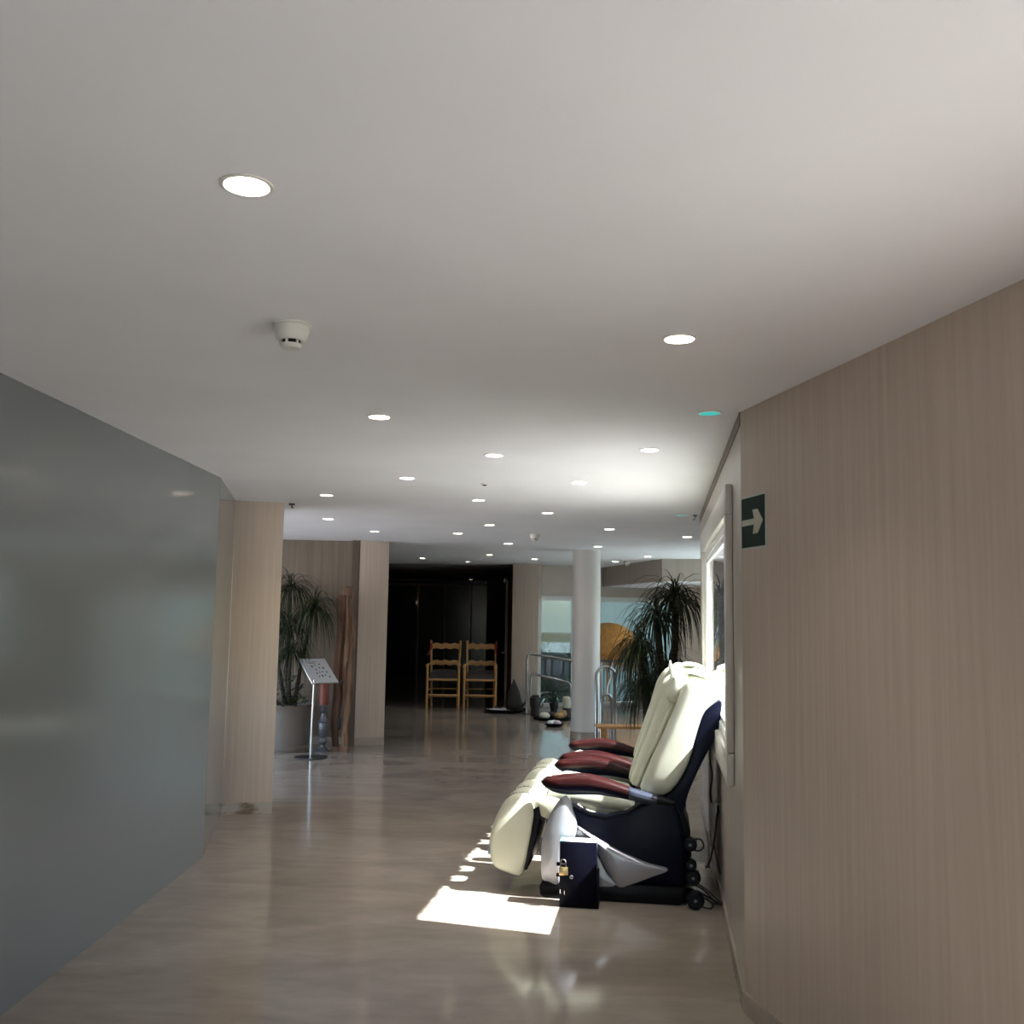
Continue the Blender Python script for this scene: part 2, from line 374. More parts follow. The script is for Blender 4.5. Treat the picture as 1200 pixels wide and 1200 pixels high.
# window in the right wall: lining, wide architrave, sash, pane, sill
w1 = struct_root('window_1', 'white framed window above the massage chairs')
def wbar(b, s0, s1, z0, z1, o0, o1):
    p = Vector(wp(s0, z0, o0)); e = Vector(wp(s1, z0, o0)) - p
    b.obox(p, e, (WO.x * (o1 - o0), WO.y * (o1 - o0), 0), (0, 0, z1 - z0))
for nm, (s0, s1, z0, z1) in {'architrave_head': (OS0 - 0.13, OS1 + 0.15, OZ1 + 0.05, OZ1 + 0.19), 'architrave_base': (OS0 - 0.13, OS1 + 0.15, OZ0 - 0.19, OZ0 - 0.05),
                             'architrave_jamb': (OS0 - 0.13, OS0 - 0.03, OZ0 - 0.05, OZ1 + 0.05), 'architrave_jamb_far': (OS1 + 0.03, OS1 + 0.15, OZ0 - 0.05, OZ1 + 0.05)}.items():
    b = MB(); wbar(b, s0, s1, z0, z1, -0.035, 0.0); b.build(nm.replace('_far', ''), M_TRIMW, w1, bevel=0.008)
for s0, s1, z0, z1 in ((OS0 - 0.03, OS1 + 0.03, OZ1, OZ1 + 0.05), (OS0 - 0.03, OS1 + 0.03, OZ0 - 0.05, OZ0), (OS0 - 0.03, OS0, OZ0, OZ1), (OS1, OS1 + 0.03, OZ0, OZ1)):
    b = MB(); wbar(b, s0, s1, z0, z1, -0.012, 0.0); b.build('lining', M_WHITE, w1, bevel=0.004)
for s0, s1, z0, z1 in ((OS0, OS1, OZ1 - 0.035, OZ1), (OS0, OS1, OZ0, OZ0 + 0.03), (OS0, OS0 + 0.035, OZ0 + 0.03, OZ1 - 0.035), (OS1 - 0.05, OS1, OZ0 + 0.03, OZ1 - 0.035)):
    b = MB(); wbar(b, s0, s1, z0, z1, -0.004, 0.03); b.build('sash_bar', M_WHITE, w1, bevel=0.004)
b = MB(); wbar(b, OS0 + 0.03, OS1 - 0.045, OZ0 + 0.025, OZ1 - 0.03, 0.006, 0.008); b.build('pane', M_GLASS, w1, smooth=False)
b = MB(); wbar(b, OS0, OS1, OZ0 - 0.012, OZ0 + 0.004, 0.0, 0.115); b.build('sill', M_WHITE, w1, bevel=0.003)
for s0, s1 in ((OS0 - 0.001, OS0 + 0.008), (OS1 - 0.008, OS1 + 0.001)):
    b = MB(); wbar(b, s0, s1, OZ0, OZ1, 0.031, 0.125); b.build('reveal_liner', mat('dark_liner', (0.035, 0.033, 0.032), 0.5), w1, smooth=False)  # dark liners added to mute the sunlit reveals behind the glass
# scalloped awning outside the window
aw = thing('window_awning', 'pale canvas awning with scalloped edge outside the chair window', 'awning', wp(OS0 - 0.1, OZ1 + 0.02, WT))
b = MB(); a0 = Vector(wp(OS0 - 0.1, OZ1 + 0.02, WT))
pv = Vector(wp(OS0 - 0.1, OZ1 + 0.43, WT + 0.01)) - a0; pe = Vector(wp(OS1 + 0.2, OZ1 + 0.43, WT + 0.01)) - a0
dn = Vector((WO.x * 0.16, WO.y * 0.16, -0.16))
b.loft([[pv, pe, pe + dn, pv + dn], [p + Vector((0, 0, 0.01)) for p in (pv, pe, pe + dn, pv + dn)]])
b.build('canopy', M_CANVAS, aw, smooth=False)
b = MB(); s = OS0 - 0.05; random.seed(3)
while s < OS1 + 0.1:
    wdt = random.uniform(0.03, 0.075) if s < 1.15 else random.uniform(0.07, 0.13); drop = random.uniform(0.012, 0.035) if s < 1.15 else random.uniform(0.02, 0.055)
    top, bz = OZ1 + 0.235, OZ1 + 0.212
    pts = [(s, top)] + [(s + wdt * (0.5 - 0.5 * cos(pi * k / 6)), bz - drop * sin(pi * k / 6) ** 0.7) for k in range(7)] + [(s + wdt, top)]
    ring = [Vector(wp(x, z, WT + 0.17)) - a0 for x, z in pts]; off = Vector((WO.x, WO.y, 0)) * 0.004
    n = len(ring)
    b.add(ring + [p + off for p in ring], [tuple(range(n)), tuple(range(2 * n - 1, n - 1, -1))] + [(i, (i + 1) % n, n + (i + 1) % n, n + i) for i in range(n)])
    s += wdt
b.build('scalloped_valance', M_CANVAS, aw, smooth=False)
# unseen window added to bounce sunlight up to the ceiling
w2 = struct_root('window_added_near', 'unseen window added in the near oak wall to brighten the ceiling')
def nbar(b, s0, s1, z0, z1, o0, o1):
    p = Vector(npt(s0, z0, o0)); e = Vector(npt(s1, z0, o0)) - p
    b.obox(p, e, (NO.x * (o1 - o0), NO.y * (o1 - o0), 0), (0, 0, z1 - z0))
for s0, s1, z0, z1 in ((N0 - 0.08, N1 + 0.08, NZ1, NZ1 + 0.08), (N0 - 0.08, N1 + 0.08, NZ0 - 0.08, NZ0), (N0 - 0.08, N0, NZ0, NZ1), (N1, N1 + 0.08, NZ0, NZ1)):
    b = MB(); nbar(b, s0, s1, z0, z1, -0.03, 0.0); b.build('architrave', M_TRIMW, w2, bevel=0.006)
b = MB(); nbar(b, N0, N1, NZ0, NZ1, 0.055, 0.06); b.build('pane', M_GLASS, w2, smooth=False)

# skirtings on the right
b = MB(); p0 = Vector(wp(0, 0, 0)); b.obox(p0 - Vector((WO.x * 0.012, WO.y * 0.012, 0)), Vector(wp(WLEN, 0, 0)) - p0, (WO.x * 0.012, WO.y * 0.012, 0), (0, 0, 0.075))
struct(b.build('baseboard_right', M_BASE, smooth=False), 'marble skirting under the window wall')
b = MB(); p0 = Vector(npt(0, 0, 0)); b.obox(p0 - Vector((NO.x * 0.012, NO.y * 0.012, 0)), Vector(npt(NL, 0, 0)) - p0, (NO.x * 0.012, NO.y * 0.012, 0), (0, 0, 0.075))
struct(b.build('baseboard_front', M_BASE, smooth=False), 'marble skirting under the oak wall with the sign')
# thin brown strip painted as the shadow gap between window wall and ceiling
b = MB(); wbar(b, 0.0, WLEN, H - 0.055, H, -0.005, 0.0); struct(b.build('trim_3', noisy('shadow_gap_brown', (0.16, 0.12, 0.095), (0.21, 0.165, 0.13), (20, 20, 2), 3, 0.5), smooth=False), 'brown strip painted as the shadow gap above the window')

# left side: wall towards the camera, pier, niche wall, square pillar
def vwall(b, p, q, t, z0=-0.02, z1=H):
    p, q = Vector(p), Vector(q); d = (q - p).normalized(); n = Vector((-d.y, d.x)) * t
    b.obox((p.x, p.y, z0), (q.x - p.x, q.y - p.y, 0), (n.x, n.y, 0), (0, 0, z1 - z0))
PL, PR = (-2.12, 7.48), (-1.765, 7.56)
b = MB(); b.prism([PL, PR, (-1.90, 8.05), (-2.35, 8.0)], -0.02, H + 0.01, 'xy')
struct(b.build('wall_left', M_VENEER, bevel=0.004), 'limed oak pier at the left edge')
b = MB(); vwall(b, PL, (-1.86, 6.2), -0.15); b.prism([(-1.86, 6.2), (-1.86, -5.2), (-2.05, -5.2), (-2.05, 6.2)], -0.02, H, 'xy')
struct(b.build('wall_west', M_LGLASS, smooth=False), 'smoked grey glass wall at the left edge')
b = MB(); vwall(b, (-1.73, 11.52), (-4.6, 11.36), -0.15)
struct(b.build('wall_niche', noisy('dark_niche_panel', (0.15, 0.115, 0.088), (0.19, 0.15, 0.116), (30, 30, 1.0), 5, 0.3, spec=0.4), smooth=False), 'oak niche wall behind the potted palm')  # coloured darker than the other oak panels
b = MB(); b.prism([(-1.76, 11.42), (-1.44, 11.56), (-1.52, 11.95), (-1.86, 11.85)], -0.02, H + 0.01, 'xy')
struct(b.build('wall_pillar', M_VENEER, bevel=0.004), 'square oak pillar between niche and dark recess')
b = MB(); b.prism([(-1.845, 11.40), (-1.765, 11.415), (-1.765, 11.47), (-1.845, 11.47)], 0, H, 'xy')
struct(b.build('trim_4', M_SHADOWGAP, smooth=False), 'dark strip painted as the shaded corner beside the square pillar')  # dark colour stands for shade in the niche corner
def skirting(name, poly, h=0.085, t=0.012, m=M_BASE, label=None):
    b = MB()
    for p, q in zip(poly, poly[1:]): vwall(b, p, q, -t, 0, h)
    return struct(b.build(name, m, smooth=False), label)
skirting('baseboard_left', [PL, PR], 0.085, 0.012, M_STAIN, 'stained marble skirting of the left pier')
skirting('baseboard_pillar', [(-1.76, 11.42), (-1.44, 11.56)], 0.085, label='marble skirting of the square pillar')
skirting('baseboard_niche', [(-4.6, 11.36), (-1.86, 11.512)], 0.085, label='marble skirting of the niche')

# far: dark corridor, pale pillar, glazed terrace wall, bulkhead
b = MB(); vwall(b, (-3.3, 24.0), (0.1, 24.0), 0.15); struct(b.build('wall_back', M_DARK, smooth=False), 'black glass doors at the end of the dark recess')
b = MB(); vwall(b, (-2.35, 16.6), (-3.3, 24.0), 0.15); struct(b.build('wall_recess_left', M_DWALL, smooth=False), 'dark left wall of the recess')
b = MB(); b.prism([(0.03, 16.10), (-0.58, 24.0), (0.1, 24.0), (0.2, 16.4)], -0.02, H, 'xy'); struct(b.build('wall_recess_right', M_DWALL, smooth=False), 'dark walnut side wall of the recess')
b = MB(); b.prism([(-3.3, 16.72), (0.02, 16.12), (-0.5, 23.98), (-3.3, 23.98)], H - 0.012, H - 0.004, 'xy'); struct(b.build('trim_5', M_DCEIL, smooth=False), 'ceiling of the recess, coloured dark for its shade')  # darker sheet under the ceiling, the unlit recess put into its colour
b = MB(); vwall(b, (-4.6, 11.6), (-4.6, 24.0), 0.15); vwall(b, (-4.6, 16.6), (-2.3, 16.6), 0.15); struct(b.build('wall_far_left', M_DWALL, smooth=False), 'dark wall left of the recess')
b = MB(); b.prism([(0.03, 16.08), (0.455, 15.97), (0.52, 16.45), (0.20, 16.45)], -0.02, H + 0.01, 'xy'); struct(b.build('wall_far_pillar', M_VENEER, bevel=0.004), 'pale oak pillar between recess and terrace window')
# door frame strip and black glass leaf divisions
b = MB(); b.box(-0.085, -0.045, 16.95, 17.06, 0, 2.12); struct(b.build('trim_6', noisy('door_frame_wood', (0.10, 0.055, 0.035), (0.13, 0.075, 0.05), (9, 9, 1), 3, 0.4), smooth=False), 'brown door frame on the recess side wall')
b = MB()
for x in (-2.25, -1.6, -0.95): b.box(x - 0.02, x + 0.02, 23.94, 24.0, 0, 2.25)
b.box(-3.2, -0.55, 23.93, 24.0, 2.2, 2.26)
struct(b.build('door_1', M_DWALL, smooth=False), 'frames of the black glass doors in the recess')

G0, G1 = Vector((0.47, 16.42)), Vector((3.55, 17.55))
GD = (G1 - G0).normalized(); GN = Vector((-GD.y, GD.x)); GL = (G1 - G0).length
def gbar(b, s0, s1, z0, z1, o0, o1):
    p = G0 + GD * s0 + GN * o0; b.obox((p.x, p.y, z0), (GD.x * (s1 - s0), GD.y * (s1 - s0), 0), (GN.x * (o1 - o0), GN.y * (o1 - o0), 0), (0, 0, z1 - z0))
b = MB(); gbar(b, 0, GL, 1.85, H, 0, 0.12); struct(b.build('wall_terrace', M_PANEL, smooth=False), 'cream panel above the terrace windows')
w3 = struct_root('window_3', 'terrace windows beyond the round column')
b = MB(); gbar(b, 0, GL, 1.77, 1.85, -0.03, 0.10); b.build('head_frame', M_WHITE, w3, bevel=0.006)
b = MB(); gbar(b, 0, GL, 0.0, 0.07, -0.01, 0.08); b.build('bottom_frame', M_PANEL, w3, bevel=0.006)
for s0, wd, m in ((0.0, 0.03, M_WHITE), (0.93, 0.03, M_WHITE), (2.55, 0.07, M_DSTEEL)):
    b = MB(); gbar(b, s0, s0 + wd, 0.07, 1.77, 0.0, 0.08); b.build('mullion', m, w3, bevel=0.004)
for s0, s1 in ((0.03, 0.93), (0.96, 2.55), (2.62, GL)):
    b = MB(); gbar(b, s0, s1, 0.07, 1.77, 0.035, 0.041); b.build('pane', M_FGLASS, w3, smooth=False)
# bulkhead: dropped soffit in front of the right-hand windows
b = MB(); b.prism([(2.16, 14.04), (3.6, 13.66), (3.6, 17.62), (1.55, 16.9)], 2.03, H + 0.01, 'xy'); struct(b.build('ceiling_bulkhead', noisy('bulkhead_oak', (0.36, 0.31, 0.265), (0.40, 0.35, 0.30), (8, 8, 1), 3, 0.5), smooth=False), 'dropped bulkhead in front of the terrace windows')
b = MB(); b.prism([(2.17, 14.06), (3.58, 13.69), (3.58, 17.58), (1.57, 16.88)], 2.02, 2.0295, 'xy'); struct(b.build('trim_7', M_CEIL, smooth=False), 'white underside of the bulkhead')
b = MB(); b.prism([(2.70, 15.6), (3.1, 15.55), (3.1, 16.0), (2.72, 16.05)], 0, 2.025, 'xy'); struct(b.build('wall_terrace_pier', M_VENEER, bevel=0.004), 'oak pier at the right end of the terrace windows')
# walls closing the bay on the right (with an added side window) and behind the camera
b = MB(); vwall(b, (1.70, 8.1), (3.6, 8.1), -0.15); struct(b.build('wall_bay', M_PANEL, smooth=False), 'side wall of the bay behind the window wall')
b = MB(); b.box(3.6, 3.72, 7.95, 11.7, -0.02, H); b.box(3.6, 3.72, 14.0, 18.0, -0.02, H); b.box(3.6, 3.72, 11.7, 14.0, -0.02, 0.7); b.box(3.6, 3.72, 11.7, 14.0, 2.0, H)
struct(b.build('wall_east', M_PANEL, smooth=False), 'outer wall of the bay, opened for the added side window')
w4 = struct_root('window_added_bay', 'unseen side window added to light the bay')  # unseen window, added to light the column and bulkhead
b = MB(); b.box(3.65, 3.656, 11.7, 14.0, 0.7, 2.0); b.build('pane', M_FGLASS, w4, smooth=False)
for y0_, y1_, z0_, z1_ in ((11.7, 11.76, 0.7, 2.0), (13.94, 14.0, 0.7, 2.0), (11.76, 13.94, 0.7, 0.76), (11.76, 13.94, 1.94, 2.0)):
    b = MB(); b.box(3.62, 3.68, y0_, y1_, z0_, z1_); b.build('frame', M_WHITE, w4, bevel=0.004)
b = MB(); vwall(b, (1.78, 7.94), (3.74, 7.94), -0.05, -0.9, H); struct(b.build('wall_bay_backing', mat('dark_backing', (0.022, 0.022, 0.024), 0.6), smooth=False), 'dark panel added outside the bay to dim the view through the chair window')  # added dark backing, keeps the view through the chair window dim
b = MB(); b.box(-5.0, -1.8, -5.35, -5.2, -0.02, H); b.box(0.9, 2.9, -5.35, -5.2, -0.02, H); b.box(-1.8, 0.9, -5.35, -5.2, 2.2, H); struct(b.build('wall_entrance', M_VENEER, smooth=False), 'wall behind the camera, opened for the added glazed doors')
d2 = struct_root('door_added', 'unseen glazed doors added behind the camera to let in daylight')  # unseen glazing, added to bring daylight in from behind
for x0, x1 in ((-1.8, -0.47), (-0.43, 0.9)):
    b = MB(); b.box(x0, x1, -5.29, -5.284, 0.0, 2.2); b.build('pane', M_GLASS, d2, smooth=False)
b = MB(); b.box(-0.48, -0.42, -5.31, -5.26, 0.0, 2.2); b.build('frame', M_WHITE, d2, bevel=0.004)

portal('entrance_portal', (-0.45, -5.25, 1.1), (0, 1, 0), 2.7, 2.2)
portal('bay_portal', (3.61, 12.85, 1.35), (-1, 0, 0), 2.3, 1.3)
portal('terrace_portal', (G0.x * 0.5 + G1.x * 0.5, G0.y * 0.5 + G1.y * 0.5 + 0.1, 0.92), (-GN.x, -GN.y, 0), GL, 1.7)
_p = wp((OS0 + OS1) / 2, (OZ0 + OZ1) / 2, WT); portal('chair_window_portal', _p, (-WO.x, -WO.y, 0), OS1 - OS0, OZ1 - OZ0)
_p = npt((N0 + N1) / 2, (NZ0 + NZ1) / 2, WT); portal('near_window_portal', _p, (-NO.x, -NO.y, 0), N1 - N0, NZ1 - NZ0)

# round column
col = struct_root('wall_column', 'round white plaster column'); col.location = (0.965, 12.55, 0)
MB().lathe([(0.178, 0.07), (0.178, H)], 48).build('shaft', M_COLUMN, col)
MB().lathe([(0.192, 0), (0.192, 0.075), (0.178, 0.08)], 48).build('plinth', M_BASE, col)

# ------------------------------------------------------------------ ceiling fittings
for i, (x, y, k, lab) in enumerate(LIGHTS):
    t = thing('downlight', lab, 'downlight', (x, y, H), group='recessed ceiling downlights')
    if i == 0:
        ring = MB().lathe([(LR, 0.0), (LR + 0.006, 0.0), (LR + 0.006, -0.003), (LR - 0.002, -0.004), (LR - 0.002, 0.0)], 32, cap=False).build('trim_ring', M_RING, t)
        refl = MB().lathe([(LR - 0.001, -0.001), (LR - 0.006, 0.02), (LR - 0.012, 0.042), (LR - 0.014, 0.05)], 32, cap=False).build('reflector', M_REFL, t)
        lamp = MB().lathe([(0.002, 0.052), (0.027, 0.053), (0.027, 0.058)], 24, cap=False).build('lamp', M_LAMP, t)
        bez = MB().lathe([(LR - 0.0135, 0.046), (LR - 0.016, 0.044), (0.0265, 0.050), (0.0265, 0.0585)], 32, cap=False).build('bezel', mat('lamp_bezel', (0.05, 0.035, 0.033), 0.6, spec=0.1), t)
        base_me = (ring.data, refl.data, lamp.data, bez.data); tint = {}
    else:
        for nm, me in zip(('trim_ring', 'reflector', 'lamp', 'bezel'), base_me):
            key = (nm, k)
            if nm == 'lamp' and k in 'yt' or nm == 'reflector' and k == 't':
                if key not in tint:
                    m2 = me.copy(); m2.materials.clear(); m2.materials.append(M_LAMPW if k == 'y' else M_TEAL); tint[key] = m2
                me = tint[key]
            o = bpy.data.objects.new(nm, me); COL.objects.link(o); o.parent = t

def detector(x, y, label, sc=1.0):
    t = thing('smoke_detector', label, 'detector', (x, y, H), group='ceiling smoke detectors'); t.scale = (sc, sc, sc)
    MB().lathe([(0.0, 0), (0.056, 0), (0.056, -0.006), (0.052, -0.008), (0.052, -0.022), (0.046, -0.042), (0.036, -0.05), (0.03, -0.05)], 36, cap=False).build('housing', M_PLAS, t)
    MB().lathe([(0.026, -0.045), (0.026, -0.062)], 24).build('dark_chamber', M_BLACK, t)
    b = MB()
    for k in range(6):
        a = 2 * pi * k / 6 + 0.3; c, s_ = cos(a), sin(a)
        b.obox((0.027 * c - 0.003 * s_, 0.027 * s_ + 0.003 * c, -0.062), (0.006 * s_, -0.006 * c, 0), (0.006 * c, 0.006 * s_, 0), (0, 0, 0.013))
    stuff(b.build('vent_ribs', M_PLAS, t, smooth=False))
    MB().lathe([(0.031, -0.060), (0.031, -0.066), (0.026, -0.073), (0.0, -0.074)], 30, cap=False).build('cap', M_PLAS, t)
detector(-0.66, 2.83, 'ivory smoke detector on the near left of the ceiling')
detector(0.24, 10.14, 'small smoke detector far along the ceiling, left of the round column', 1.0)
detector(1.72, 14.6, 'tiny smoke detector in front of the bulkhead, right of the round column', 1.0)
t = thing('ceiling_sensor', 'tiny grey sensor with a perforated cap in mid-ceiling', 'sensor', (-0.18, 6.29, H))
MB().lathe([(0, 0), (0.025, 0), (0.025, -0.006), (0.0, -0.008)], 24, cap=False).build('plate', M_PLAS, t)
MB().lathe([(0.014, -0.006), (0.012, -0.014), (0.0, -0.015)], 16, cap=False).build('eye', M_DSTEEL, t)
# the small dark hook where wall and ceiling meet
t = thing('ceiling_hook', 'small dark bracket at the far top end of the window wall', 'hook', (1.50, 8.0, H))
MB().box(-0.015, 0.015, -0.015, 0.015, -0.012, 0).build('plate', M_DSTEEL, t, bevel=0.002)
MB().tube([(0, 0, -0.01), (0, 0, -0.03), (-0.012, 0, -0.042), (-0.02, 0, -0.035)], 0.004, 6).build('hook', M_DSTEEL, t)
t = thing('ceiling_hook', 'small dark bracket at the top corner of the left pier', 'hook', (-1.72, 7.62, H))
MB().box(-0.02, 0.02, -0.02, 0.02, -0.015, 0).build('plate', M_DSTEEL, t, bevel=0.002)
MB().tube([(0, 0, -0.01), (0, 0, -0.028), (0.012, 0, -0.036)], 0.006, 6).build('hook', M_DSTEEL, t)

# ------------------------------------------------------------------ arrow sign
t = thing('exit_arrow_sign', 'dark green sign with a cream arrow pointing right on the oak wall', 'sign', npt(0.012, 1.778, 0), atan2(NS.y, NS.x))
# local x runs along the wall towards the camera, local -y... plate stands off the wall
SW, SH, = 0.218, 0.212
sgn = -1 if (Vector((-NS.y, NS.x)) - NO).length < 0.1 else 1        # room side in local y
def sy(a, b_): return (min(sgn * a, sgn * b_), max(sgn * a, sgn * b_))
y0, y1 = sy(0.0, 0.004); MB().box(0, SW, y0, y1, 0, SH).build('border_plate', M_SIGNW, t, smooth=False)
y0, y1 = sy(0.0035, 0.0055); MB().box(0.004, SW - 0.007, y0, y1, 0.007, SH - 0.007).build('green_field', M_GREEN, t, smooth=False)
arr = [(0.03, 0.44), (0.56, 0.44), (0.50, 0.26), (0.71, 0.26), (0.93, 0.5), (0.71, 0.74), (0.50, 0.74), (0.56, 0.56), (0.03, 0.56)]
y0, y1 = sy(0.005, 0.0068); MB().prism([(0.004 + x * 0.207, 0.007 + z * 0.198) for x, z in arr], y0, y1, 'xz').build('arrow', M_PHOS, t, smooth=False)

# ------------------------------------------------------------------ massage chairs
CO = Vector((0.18, 5.44)); CU = Vector((0.9885, -0.151)); CW = Vector((0.151, 0.9885)); CROT = atan2(CU.y, CU.x)

def dome_panel(poly, v0, v1, h, side, sub=5, rings=6):
    """closed shell: outline poly in (u,z) at v0, rim to v1, domed outwards by h; side -1 bulges to -v."""
    P = [(p.x, p.y) for p in catmull(poly, sub)]; n = len(P)
    cx = sum(p[0] for p in P) / n; cz = sum(p[1] for p in P) / n
    b = MB(); R = [[(x, v0, z) for x, z in P], [(x, v1, z) for x, z in P]]
    for k in range(1, rings):
        s_ = 1 - k / rings * 0.999; hh = h * (1 - s_ ** 2) ** 0.6
        R.append([(cx + (x - cx) * s_, v1 + side * hh, cz + (z - cz) * s_) for x, z in P])
    b.loft(R); return b

def make_massage_chair(label, emblem=True):
    t = thing('massage_chair', label, 'massage chair', (CO.x, CO.y, 0), CROT, 'massage chairs under the window')
    W = 0.72
    # black plinth and dark main body
    MB().prism([(0.0, 0.015), (0.02, 0), (0.74, 0), (0.765, 0.015), (0.77, 0.09), (0.5, 0.10), (0.03, 0.10), (-0.005, 0.06)], 0.01, W - 0.01, 'xz').build('plinth', M_BLACK, t, bevel=0.012)
    body = [(0.04, 0.09), (0.05, 0.36), (0.13, 0.47), (0.176, 0.484), (0.215, 0.462), (0.259, 0.443), (0.351, 0.433), (0.464, 0.461), (0.53, 0.505), (0.60, 0.528), (0.712, 0.53), (0.745, 0.46), (0.775, 0.30), (0.77, 0.09)]
    MB().prism(body, 0.035, W - 0.035, 'xz').build('body', M_NAVY, t, bevel=0.02, seg=3)
    # silver side shells, near and far
    fin = [(0.012, 0.105), (0.005, 0.20), (0.008, 0.29), (0.031, 0.39), (0.072, 0.475), (0.118, 0.535), (0.152, 0.53), (0.172, 0.47), (0.198, 0.385), (0.178, 0.30), (0.135, 0.22), (0.112, 0.14), (0.098, 0.078), (0.05, 0.088)]
    swoosh = [(0.197, 0.385), (0.262, 0.348), (0.329, 0.312), (0.40, 0.274), (0.465, 0.246), (0.57, 0.208), (0.678, 0.181), (0.59, 0.14), (0.488, 0.098), (0.42, 0.082), (0.365, 0.15), (0.305, 0.26), (0.25, 0.32)]
    blade = [(0.20, 0.365), (0.25, 0.315), (0.30, 0.25), (0.355, 0.15), (0.41, 0.08), (0.308, 0.07), (0.20, 0.069), (0.102, 0.075), (0.116, 0.14), (0.14, 0.215), (0.182, 0.29)]
    ridge = [(0.060, 0.10), (0.045, 0.18), (0.046, 0.27), (0.062, 0.36), (0.10, 0.45), (0.125, 0.50), (0.135, 0.49), (0.115, 0.42), (0.085, 0.34), (0.07, 0.26), (0.068, 0.18), (0.085, 0.10)]
    for side, v in ((-1, 0.0), (1, W)):
        va = v - side * 0.05; vb = v + (-side) * 0.005
        p1 = dome_panel(fin, va, vb, 0.022, side).build('side_fin', M_SILVER, t)
        dome_panel(ridge, vb, vb + side * 0.004, 0.016, side, 4).build('fin_ridge', M_SILVER, p1)
        dome_panel(blade, va, vb - side * 0.006, 0.006, side).build('side_panel', M_SILVER, t)
        dome_panel(swoosh, va, vb, 0.014, side).build('side_swoosh', M_SILVER, t)
    # armrests
    top = [(0, 0.603), (0.01, 0.618), (0.03, 0.631), (0.12, 0.651), (0.2, 0.658), (0.26, 0.656), (0.33, 0.643), (0.40, 0.622), (0.474, 0.596), (0.614, 0.560), (0.716, 0.538)]
    bot = [(0, 0.597), (0.01, 0.585), (0.052, 0.558), (0.12, 0.541), (0.2, 0.545), (0.306, 0.549), (0.40, 0.54), (0.465, 0.531), (0.578, 0.512), (0.707, 0.511), (0.716, 0.515)]
    def arm(vc, label=None):
        b = MB(); rings = []
        us = [0.0, 0.006, 0.015, 0.03, 0.06, 0.1, 0.15, 0.2, 0.26, 0.32, 0.38, 0.43, 0.474]
        for u in us:
            zt, zb = interp(top, u), interp(bot, u); hw = 0.05 * min(1, (u / 0.06 + 0.02) ** 0.5) * (1 if u < 0.3 else lerp(1, 0.74, (u - 0.3) / 0.174))
            rings.append(superring((u, vc, (zt + zb) / 2 - 0.002), (0, hw, 0), (0, 0, (zt - zb) / 2 - 0.002), 20, 2.3))
        b.loft(rings); o = b.build('armrest', M_NAVY, t)
        b = MB(); rings = []
        for u in [x - 0.001 for x in us]:
            u_ = max(0, u); zt, zb = interp(top, u_), interp(bot, u_); zm = (zt + zb) / 2 + 0.006; hw = 0.0535 * min(1, (u_ / 0.06 + 0.02) ** 0.5) * (1 if u_ < 0.3 else lerp(1, 0.76, (u_ - 0.3) / 0.174))
            hh = (zt - zb) / 2
            rings.append([Vector((u, vc + hw * cos(a), zm + (hh - 0.004) * max(0, sin(a)) ** 0.85 - (0.01 if sin(a) < 0 else 0))) for a in [pi * k / 12 for k in range(13)]] +
                         [Vector((u, vc - hw * 0.96, zm - 0.01)), Vector((u, vc + hw * 0.96, zm - 0.01))])
        b.loft(rings); b.build('arm_wood', M_MAHOG, o)
        for u0, u1, m, nm in ((0.474, 0.625, M_GREYBLUE, 'arm_sleeve'), (0.62, 0.716, M_BLACK, 'arm_end')):
            b = MB(); rings = []
            for k in range(6):
                u = lerp(u0, u1, k / 5); zt, zb = interp(top, u), interp(bot, u)
                rings.append(superring((u, vc, (zt + zb) / 2), (0, 0.038, 0), (0, 0, (zt - zb) / 2), 20, 2.6))
            b.loft(rings); b.build(nm, m, o, bevel=0.003)
        MB().lathe([(0.0, -0.006), (0.012, -0.005), (0.013, 0.0)], 16, cap=False).build('bolt', M_SILVER, o).location = (0.66, vc, 0.53)
        return o
    arm(0.032); arm(W - 0.032)
    # seat cushion with raised thigh rolls
    b = MB(); rings = []
    for u, z, hz in ((0.0, 0.415, 0.03), (0.02, 0.415, 0.045), (0.08, 0.42, 0.055), (0.2, 0.435, 0.06), (0.34, 0.455, 0.065), (0.46, 0.47, 0.06), (0.50, 0.47, 0.03)):
        rings.append(superring((u, W / 2, z), (0, 0.225, 0), (0, 0, hz), 28, 3.2))
    b.loft(rings); seat = b.build('seat', M_CREAM, t)
    for vc in (0.175, W - 0.175):
        b = MB(); rings = []
        for u, z, r in ((0.015, 0.50, 0.03), (0.03, 0.515, 0.058), (0.09, 0.525, 0.066), (0.2, 0.515, 0.062), (0.33, 0.50, 0.055), (0.45, 0.485, 0.045), (0.48, 0.48, 0.02)):
            rings.append(superring((u, vc, z), (0, 0.055, 0), (0, 0, r), 20, 2.4))
        b.loft(rings); b.build('thigh_roll', M_CREAM, seat)
    MB().tube([(u, 0.125, z) for u, z in ((0.19, 0.478), (0.225, 0.452), (0.30, 0.435), (0.36, 0.43), (0.43, 0.445), (0.47, 0.468))], 0.004, 6).build('piping', M_STONE_C, seat)
    # backrest: two padded wings and a recessed centre
    kb = [(0.66, 0.53), (0.735, 0.605), (0.785, 0.70), (0.815, 0.785), (0.838, 0.87), (0.86, 0.95), (0.885, 1.012), (0.945, 1.05), (0.972, 1.095), (0.955, 1.135), (0.92, 1.16)]
    wing = [(0.515, 0.56), (0.540, 0.615), (0.573, 0.70), (0.605, 0.77), (0.645, 0.852), (0.680, 0.93), (0.712, 1.004), (0.735, 1.068), (0.757, 1.13), (0.785, 1.165), (0.83, 1.176)]
